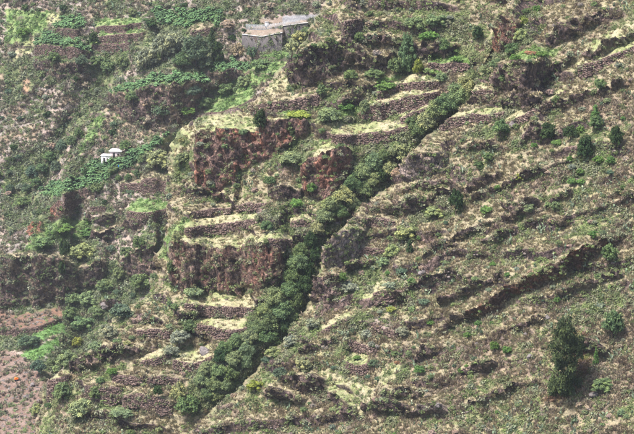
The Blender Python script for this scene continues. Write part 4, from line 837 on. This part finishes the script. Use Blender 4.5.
def pear(seed):
    r = np.random.default_rng(seed); V, Fc, lv = [], [], []; pads = [((0, 0, 0), 0)]
    for i in range(11):
        b, lvl = pads[int(r.integers(max(1, len(pads)-5), len(pads)+1))-1]
        an = r.uniform(0, 6.28); el = r.uniform(.35, 1.3); d = np.array([math.cos(an)*math.cos(el), math.sin(an)*math.cos(el), math.sin(el)]); l = r.uniform(.26, .42)
        sd_ = np.cross(d, r.normal(0, 1, 3)); sd_ /= np.linalg.norm(sd_); b = np.array(b); k = len(V)
        for t, w_ in ((0, .04), (.35, .11), (.7, .13), (1, .05)): V.extend([b+d*l*t-sd_*w_, b+d*l*t+sd_*w_])
        for t in range(3): Fc.append([k+2*t, k+2*t+1, k+2*t+3, k+2*t+2])
        lv.extend([float(np.clip(r.normal(.5, .2), 0, 1))]*8); pads.append((b+d*l*.95, lvl+1))
    return proto('pear', np.array(V), np.array(Fc), np.array(lv))
def banana(seed):
    r = np.random.default_rng(seed); V, Fc, lv = [], [], []
    for i in range(9):
        an = i*2.4+r.uniform(0, .6); el = r.uniform(.5, 1.2); d = np.array([math.cos(an), math.sin(an), 0]); side = np.array([-math.sin(an), math.cos(an), 0]); k = len(V); L_ = r.uniform(1.0, 1.6); q = np.array([0, 0, .5+.05*i])
        for t in range(5):
            w_ = [.06, .24, .28, .22, .04][t]; V.extend([q-side*w_-[0, 0, .05], q+side*w_-[0, 0, .05]])
            if t < 4: Fc.append([k+2*t, k+2*t+1, k+2*t+3, k+2*t+2])
            e_ = el-t*.5; q = q+(d*math.cos(e_)+np.array([0, 0, math.sin(e_)]))*L_/4
        lv.extend([float(np.clip(r.normal(.5, .22), 0, 1))]*10)
    return proto('banana', np.array(V), np.array(Fc), np.array(lv))
def pebble(seed):
    r = np.random.default_rng(seed); V = CUBE*np.array([.3, .25, .2])*(1+r.uniform(-.35, .3, (8, 3)))
    return proto('pebble', V, CQ, np.full(8, .5))
def pool(name, meshes):
    c = bpy.data.collections.new(name)
    for m in meshes: c.objects.link(bpy.data.objects.new(name, m))
    return c
KINDS = {
 'dry_grass': pool('dry_grass_shape', [tuft(i, 24, .36, .06, .36, .8) for i in range(4)]),
 'short_grass': pool('short_grass_shape', [tuft(20+i, 26, .13, .035, .42, 1.0) for i in range(4)]),
 'green_herbs': pool('green_herb_shape', [clump(30+i, 64, .42, .40, .105) for i in range(4)]),
 'low_scrub': pool('low_scrub_shape', [clump(40+i, 60, .55, .6, .12, 2.2) for i in range(4)]),
 'dry_twigs': pool('dry_twig_shape', [twigs(50+i) for i in range(4)]),
 'prickly_pears': pool('prickly_pear_shape', [pear(60+i) for i in range(5)]),
 'banana_leaves': pool('banana_shape', [banana(70+i) for i in range(4)]),
 'loose_stones': pool('loose_stone_shape', [pebble(80+i) for i in range(5)])}
KN = list(KINDS)
#        dry  short herb scrub twig  pear  ban  stone none
WT = {'A': (.35, .09, .11, .10, .12, .06, 0, .01, .16), 'B': (.28, .0, .22, .2, .13, .02, 0, .03, .12), 'C': (.20, 0, .12, .22, .30, .0, 0, .02, .14),
 'pale': (.07, .58, .07, .02, 0, 0, 0, .01, .25), 'bright': (.04, .12, .55, .13, 0, 0, .0, 0, .16), 'leafy': (0, .03, .12, .03, 0, 0, .8, 0, .02),
 'green': (.06, 0, .34, .45, .04, .01, 0, 0, .10), 'dry': (.50, .24, .02, .02, .03, .01, 0, .01, .17), 'brown': (.26, .04, .05, .10, .36, .02, 0, .01, .16),
 'rock': (.04, 0, .03, .05, .02, .01, 0, .01, .84), 'redrock': (.03, 0, .02, .04, .02, 0, 0, .01, .88), 'colrock': (.05, 0, .03, .09, .03, 0, 0, .0, .80), 'rustrock': (.04, 0, .05, .06, .03, 0, 0, .05, .77),
 'greyrock': (.06, 0, .05, .07, .03, .01, 0, .03, .75), 'cave': (.03, 0, .06, .05, .03, 0, 0, .05, .78), 'stonebed': (.05, 0, .06, .05, .01, 0, 0, .0, .83), 'soil': (.03, 0, .05, .01, .05, 0, 0, .3, .56), 'rubble': (.06, 0, .04, .04, .12, 0, 0, .22, .52),
 'gravel': (.03, .05, 0, 0, 0, 0, 0, .05, .87), 'road': (0, 0, 0, 0, 0, 0, 0, 0, 1), 'pinkish': (.18, 0, .10, .12, .22, .01, 0, .1, .27), 'olive': (.25, .02, .22, .20, .12, .06, 0, .02, .11),
 'field': (0, .3, .55, 0, 0, 0, 0, 0, .15), 'darkveg': (.03, 0, .25, .55, .02, 0, 0, 0, .15), 'litter': (.1, 0, .06, .06, .55, 0, 0, .1, .13), 'orangesoil': (.1, 0, .03, .03, .2, 0, 0, .1, .54)}
WM = np.array([WT[n] for n in ZN]); WM = WM/WM.sum(1, keepdims=True)
NP = 118000
su, sv_ = rng.uniform(-62, 696, NP), rng.uniform(-42, 476, NP)
si = np.clip(np.searchsorted(us, su), 0, NU-1); sj = np.clip(np.searchsorted(vs, sv_), 0, NV-1)
SP = sample(su, sv_)
sj2 = np.clip(sj-1, 0, NV-1); si2 = np.clip(si-1, 0, NU-1)
bad = (LAY[sj, si] != LAY[sj2, si2]) | (LAY[sj, si2] != LAY[sj2, si])
pr = WM[ZONE[sj, si]].copy()
na, nb_ = fbm(SP, 1/6., 3, 301), fbm(SP, (1/9., 1/9., 1/3.), 2, 333)
nd = 1.5*fbm(SP, 1/2.6, 2, 411)
pr[:, 0] *= np.exp(2.4*na+1.5*nd); pr[:, 2] *= np.exp(-2.8*na+1.0*nb_-2.5*nd); pr[:, 3] *= np.exp(-1.6*na-2*nb_); pr[:, 4] *= np.exp(-3*nb_+2*nd); pr[:, 5] *= np.exp(3*fbm(SP, 1/5., 2, 377)-.6)
rz = sample(su, sv_, RISE)*(TREAD[sj, si] < .5); pr[:, :7] *= (1-.93*rz)[:, None]; pr[:, 7] *= 1-.9*rockm[sj, si]
pr /= pr.sum(1, keepdims=True); pick = (pr.cumsum(1) < rng.random(NP)[:, None]).sum(1); pick[bad] = 8
KC = {'dry_grass': [(.27, .24, .15), (.23, .195, .125), (.195, .155, .105), (.30, .275, .17)], 'short_grass': [(.265, .245, .15), (.215, .232, .115), (.29, .258, .17)], 'green_herbs': [(.10, .13, .055), (.14, .17, .075), (.14, .195, .07), (.18, .20, .10)],
 'low_scrub': [(.09, .105, .055), (.13, .14, .08), (.18, .185, .125), (.07, .09, .04)], 'dry_twigs': [(.215, .178, .132), (.17, .135, .10), (.25, .212, .16), (.13, .10, .078)], 'prickly_pears': [(.13, .165, .11), (.10, .14, .085), (.17, .2, .14)],
 'banana_leaves': [(.095, .135, .065), (.13, .17, .085), (.07, .095, .052)], 'loose_stones': [(.15, .125, .11), (.11, .09, .08), (.19, .16, .145)]}
KS = {'dry_grass': (.7, 1.5), 'short_grass': (.6, 1.2), 'green_herbs': (.5, 1.5), 'low_scrub': (.5, 1.7), 'dry_twigs': (.5, 1.3), 'prickly_pears': (.7, 1.5), 'banana_leaves': (.7, 1.25), 'loose_stones': (.3, 1.0)}
KL = {'dry_grass': ('tan dry grass tufts covering the slopes', 'dry grass'), 'short_grass': ('short pale grass on the terrace treads', 'grass'), 'green_herbs': ('low green herbs spread over the slopes', 'herbs'), 'low_scrub': ('low olive scrub covering the slopes', 'scrub'),
 'dry_twigs': ('brown dead brushwood spread over the slopes', 'brushwood'), 'prickly_pears': ('grey green prickly pear spread over the near slope', 'cactus'), 'banana_leaves': ('banana leaves filling the leafy plots on the left', 'bananas'), 'loose_stones': ('loose stones and rubble lying on the ground', 'stones')}
BRT = {ZI['bright']: (.95, 1.15, .9), ZI['field']: (.9, 1.18, .85), ZI['pale']: (1, 1, 1), ZI['litter']: (.95, .8, .7), ZI['leafy']: (.9, 1.1, .95)}
def scatter_nodes(coll):
    ng = bpy.data.node_groups.new('scatter', 'GeometryNodeTree')
    ng.interface.new_socket('Geometry', in_out='INPUT', socket_type='NodeSocketGeometry'); ng.interface.new_socket('Geometry', in_out='OUTPUT', socket_type='NodeSocketGeometry')
    N, L = ng.nodes, ng.links; gi = N.new('NodeGroupInput'); go = N.new('NodeGroupOutput')
    ci = N.new('GeometryNodeCollectionInfo'); ci.inputs['Collection'].default_value = coll; ci.inputs['Separate Children'].default_value = True; ci.inputs['Reset Children'].default_value = True
    ip = N.new('GeometryNodeInstanceOnPoints'); ip.inputs['Pick Instance'].default_value = True
    def na_(n, t): x = N.new('GeometryNodeInputNamedAttribute'); x.data_type = t; x.inputs['Name'].default_value = n; return x.outputs['Attribute']
    L.new(gi.outputs[0], ip.inputs['Points']); L.new(ci.outputs[0], ip.inputs['Instance']); L.new(na_('idx', 'INT'), ip.inputs['Instance Index'])
    L.new(na_('rot', 'FLOAT_VECTOR'), ip.inputs['Rotation']); L.new(na_('sc', 'FLOAT'), ip.inputs['Scale']); L.new(ip.outputs[0], go.inputs[0])
    return ng
for k, kn in enumerate(KN):
    m = pick == k; n = int(m.sum())
    if not n: continue
    me = bpy.data.meshes.new(kn); me.vertices.add(n); me.vertices.foreach_set('co', (SP[m]-[0, 0, .03]).astype(np.float32).ravel())
    sc = rng.uniform(*KS[kn], n)*np.where(LAY[sj, si][m] == 2, 1.5, 1.0)
    if kn == 'banana_leaves': sc *= .62
    me.attributes.new('sc', 'FLOAT', 'POINT').data.foreach_set('value', sc.astype(np.float32))
    me.attributes.new('idx', 'INT', 'POINT').data.foreach_set('value', rng.integers(0, 20, n).astype(np.int32))
    rot = np.stack([rng.normal(0, .15, n), rng.normal(0, .15, n), rng.uniform(0, 6.28, n)], -1)
    me.attributes.new('rot', 'FLOAT_VECTOR', 'POINT').data.foreach_set('vector', rot.astype(np.float32).ravel())
    pc = np.array(KC[kn]); x_ = np.clip((fbm(SP[m], 1/2.6, 2, 500+k*13)*1.6+.5+rng.normal(0, .12, n)), 0, .999)*(len(pc)-1); a = x_.astype(int); b = np.minimum(a+1, len(pc)-1); t = (x_-a)[:, None]; c = pc[a]*(1-t)+pc[b]*t
    zz = ZONE[sj, si][m]
    for zi, mul in BRT.items(): c[zz == zi] *= mul
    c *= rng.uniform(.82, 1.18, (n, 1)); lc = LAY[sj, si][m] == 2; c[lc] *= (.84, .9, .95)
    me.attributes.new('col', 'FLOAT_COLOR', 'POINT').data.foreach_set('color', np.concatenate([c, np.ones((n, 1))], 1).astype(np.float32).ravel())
    me.materials.append(M_STUFF); me.update()
    o = addobj(kn, me); tag(o, KL[kn][0], KL[kn][1], kind='stuff')
    md = o.modifiers.new('scatter', 'NODES'); md.node_group = scatter_nodes(KINDS[kn])

# ------------------------------------------------------------------ hut, platform fence, boulders, machine
def at(u, v): return sample(np.array([float(u)]), np.array([float(v)]))[0]
def build_box(name, c, h, mat, parent): return addobj(name, boxes_mesh(name, [(c, h, None)], mat), parent)
def hut(u, v, wpx, hpx, rot, label, walls, roofm, door=True, over=.2, planted=False):
    p = at(u, v); s = FPX/float(np.dot(p-CP, FV)); W, H = wpx/s/2, hpx/s/ca
    e = empty('hut', p); e.rotation_euler.z = rot; tag(e, label, 'hut')
    w_ = build_box('wall', (0, W*.8, H/2-.6), (W, W*.8, H/2+.6), walls, e)
    r_ = build_box('roof', (0, W*.8, H+.09), (W+over, W*.8+over, .09), roofm, e)
    if door:
        d_ = build_box('door', (-W*.3, -.03, H*.4), (.38, .04, H*.4), M_DARK, e); build_box('window', (W*.45, -.03, H*.58), (.3, .04, .28), M_DARK, e)
    return e
hut(105.5, 163.5, 9.5, 7.5, math.radians(-14), 'white walled hut with flat roof in the banana plot', M_WHITE, M_WHITE, True, .12)
hut(115.5, 158.0, 12, 6.5, math.radians(-14), 'pinkish hut with pale roof just behind the white one', M_PINK, M_WHITE, True, .3)
# platform fence and parapet
def runpts(pts, n):
    a = np.array(pts, float); t = np.linspace(0, 1, n); k = np.linspace(0, 1, len(a)); return sample(np.interp(t, k, a[:, 0]), np.interp(t, k, a[:, 1]))
def along(p, q, hw, z0, z1):
    d = q-p; L_ = np.linalg.norm(d[:2]); x = np.array([d[0], d[1], d[2]])/np.linalg.norm(d); y = np.array([-x[1], x[0], 0]); y /= np.linalg.norm(y); z_ = np.cross(x, y)
    return ((p+q)/2+np.array([0, 0, (z0+z1)/2]), (np.linalg.norm(d)/2, hw, (z1-z0)/2), np.stack([x, y, z_], 1))
FP = runpts([(246, 29.5), (262, 30), (280, 28), (300, 24)], 13); fo = FP[6].copy()
fe = empty('fence', fo); tag(fe, 'grey wire fence along the platform at the top', 'fence')
for p in FP: addobj('post', boxes_mesh('post', [((0, 0, .85), (.05, .05, .95), None)], M_METAL), fe).location = p-fo
for a, b in zip(FP[:-1], FP[1:]):
    rl = addobj('rail', boxes_mesh('rail', [along(a-fo, b-fo, .03, h, h+.06) for h in (.1, 1.7)], M_METAL), fe)
    it = [along(a-fo, b-fo, .012, h, h+.022) for h in np.arange(.25, 1.65, .14)]
    for t in np.linspace(.04, .96, 16): it.append((a-fo+(b-a)*t+[0, 0, .9], (.011, .011, .8), None))
    addobj('wire_mesh', boxes_mesh('wire_mesh', it, M_METAL), fe)
p = at(267, 26.5); e = empty('water_tank', p); tag(e, 'small white box tank on the platform at the top', 'tank'); build_box('tank', (0, 0, .7), (.65, .6, .8), M_WHITE, e); build_box('lid', (0, 0, 1.53), (.72, .66, .05), M_CONC, e)
# boulders
def boulder(u, v, r_px, label, seed, mat=None, flat=.7):
    import bmesh
    p = at(u, v); s = FPX/float(np.dot(p-CP, FV)); r = r_px/s
    bm = bmesh.new(); bmesh.ops.create_icosphere(bm, subdivisions=3, radius=1)
    V = np.array([x.co for x in bm.verts]); k = fbm(V+seed*9.1, 1.1, 3, seed)*.55; st_ = np.floor(fbm(V+seed*3.3, .9, 2, seed+4)*4)/4*.5
    V = V*(1+k+st_)[:, None]*np.array([1, .8, flat])*r
    for x, c in zip(bm.verts, V): x.co = c
    me = bpy.data.meshes.new('boulder'); bm.to_mesh(me); bm.free(); me.materials.append(mat or M_ROCK)
    o = addobj('boulder', me); o.location = p+np.array([0, 0, r*flat*.45]); o.rotation_euler.z = seed; tag(o, label, 'boulder')
for i, (u, v, r, lab) in enumerate([(422, 273, 5, 'grey boulder above the thin rock seam'), (531, 359, 4, 'grey boulder left of the tall dark tree'), (526, 335, 2.5, 'small pale stone up left of the tall dark tree'), (513, 127, 5, 'pale grey slab beside the wide dark bush'), (546, 318, 4, 'dark tilted boulder above the tall dark tree'), (478, 345, 2.5, 'pale stone left of the two bright bushes'), (594, 396, 5, 'tan boulder near the lower right corner'), (443, 410, 4, 'rounded boulder at the right end of the grey slab'), (338, 224, 4, 'grey block on the gully lip above the tall rock face'), (377, 195, 4, 'tan block at the gully lip'), (212, 248, 2, 'small dark stone on the curved grass ledge'), (205, 353, 6, 'brown boulder in the low terrace grass'), (27, 398, 4, 'pale boulder in the rubble'), (33, 386, 3.5, 'mauve boulder in the rubble'), (104, 308, 5, 'dark boulder beside the wide dark bush'), (100, 316, 3, 'pale boulder at the left of the wide dark bush')]):
    boulder(u, v, r, lab, i+1)
# orange machine on the rubble at the left edge
p = at(16.5, 381); e = empty('machine', p); e.scale = (.75, .75, .75); e.rotation_euler.z = math.radians(20); tag(e, 'small orange machine with dark bucket on the rubble at the left edge', 'machine')
import bmesh
def bev(name, h, c, mat, parent, b=.12):
    bm = bmesh.new(); bmesh.ops.create_cube(bm, size=2); bmesh.ops.scale(bm, vec=h, verts=bm.verts); bmesh.ops.bevel(bm, geom=bm.edges[:], offset=b, segments=2, affect='EDGES')
    me = bpy.data.meshes.new(name); bm.to_mesh(me); bm.free(); me.materials.append(mat); o = addobj(name, me, parent); o.location = c; return o
bev('body', (.75, .5, .42), (0, 0, .85), M_ORANGE, e, .2); bev('hood', (.4, .45, .22), (-.25, 0, 1.35), M_ORANGE, e, .12); bev('bucket', (.38, .5, .3), (1.15, 0, .75), M_BLACK, e, .1)
for sx in (-.45, .45):
    for sy in (-.5, .5):
        bm = bmesh.new(); bmesh.ops.create_cone(bm, cap_ends=True, segments=16, radius1=.36, radius2=.36, depth=.25); bmesh.ops.rotate(bm, verts=bm.verts, matrix=__import__('mathutils').Matrix.Rotation(math.pi/2, 3, 'X'))
        me = bpy.data.meshes.new('wheel'); bm.to_mesh(me); bm.free(); me.materials.append(M_BLACK); addobj('wheel', me, e).location = (sx, sy, .36)
p = at(118.5, 168); o = bev('sack', (.22, .2, .42), p+np.array([0, -.6, .9]), M_BLUE, None, .15); tag(o, 'blue plastic sack in the banana plot below the huts', 'sack')

# ------------------------------------------------------------------ haze: the air itself
zlo, zhi = float(PV[:, 2].min())-1, max(float(PV[:, 2].max()), CAMZ)+12
x0, x1 = float(PV[:, 0].min())-20, float(PV[:, 0].max())+20; y1 = float(PV[:, 1].max())+30
hm = bpy.data.materials.new('haze'); hm.use_nodes = True; hm.node_tree.nodes.remove(hm.node_tree.nodes['Principled BSDF'])
pvn = hm.node_tree.nodes.new('ShaderNodeVolumePrincipled'); pvn.inputs['Color'].default_value = (.86, .91, 1, 1); pvn.inputs['Density'].default_value = HAZE; pvn.inputs['Anisotropy'].default_value = .2
hm.node_tree.links.new(pvn.outputs[0], hm.node_tree.nodes['Material Output'].inputs['Volume'])
hz = addobj('haze', boxes_mesh('haze', [(((x0+x1)/2, (y1-40)/2, (zlo+zhi)/2), ((x1-x0)/2, (y1+40)/2, (zhi-zlo)/2), None)], hm)); tag(hz, 'thin pale haze filling the valley air', 'haze', kind='stuff')
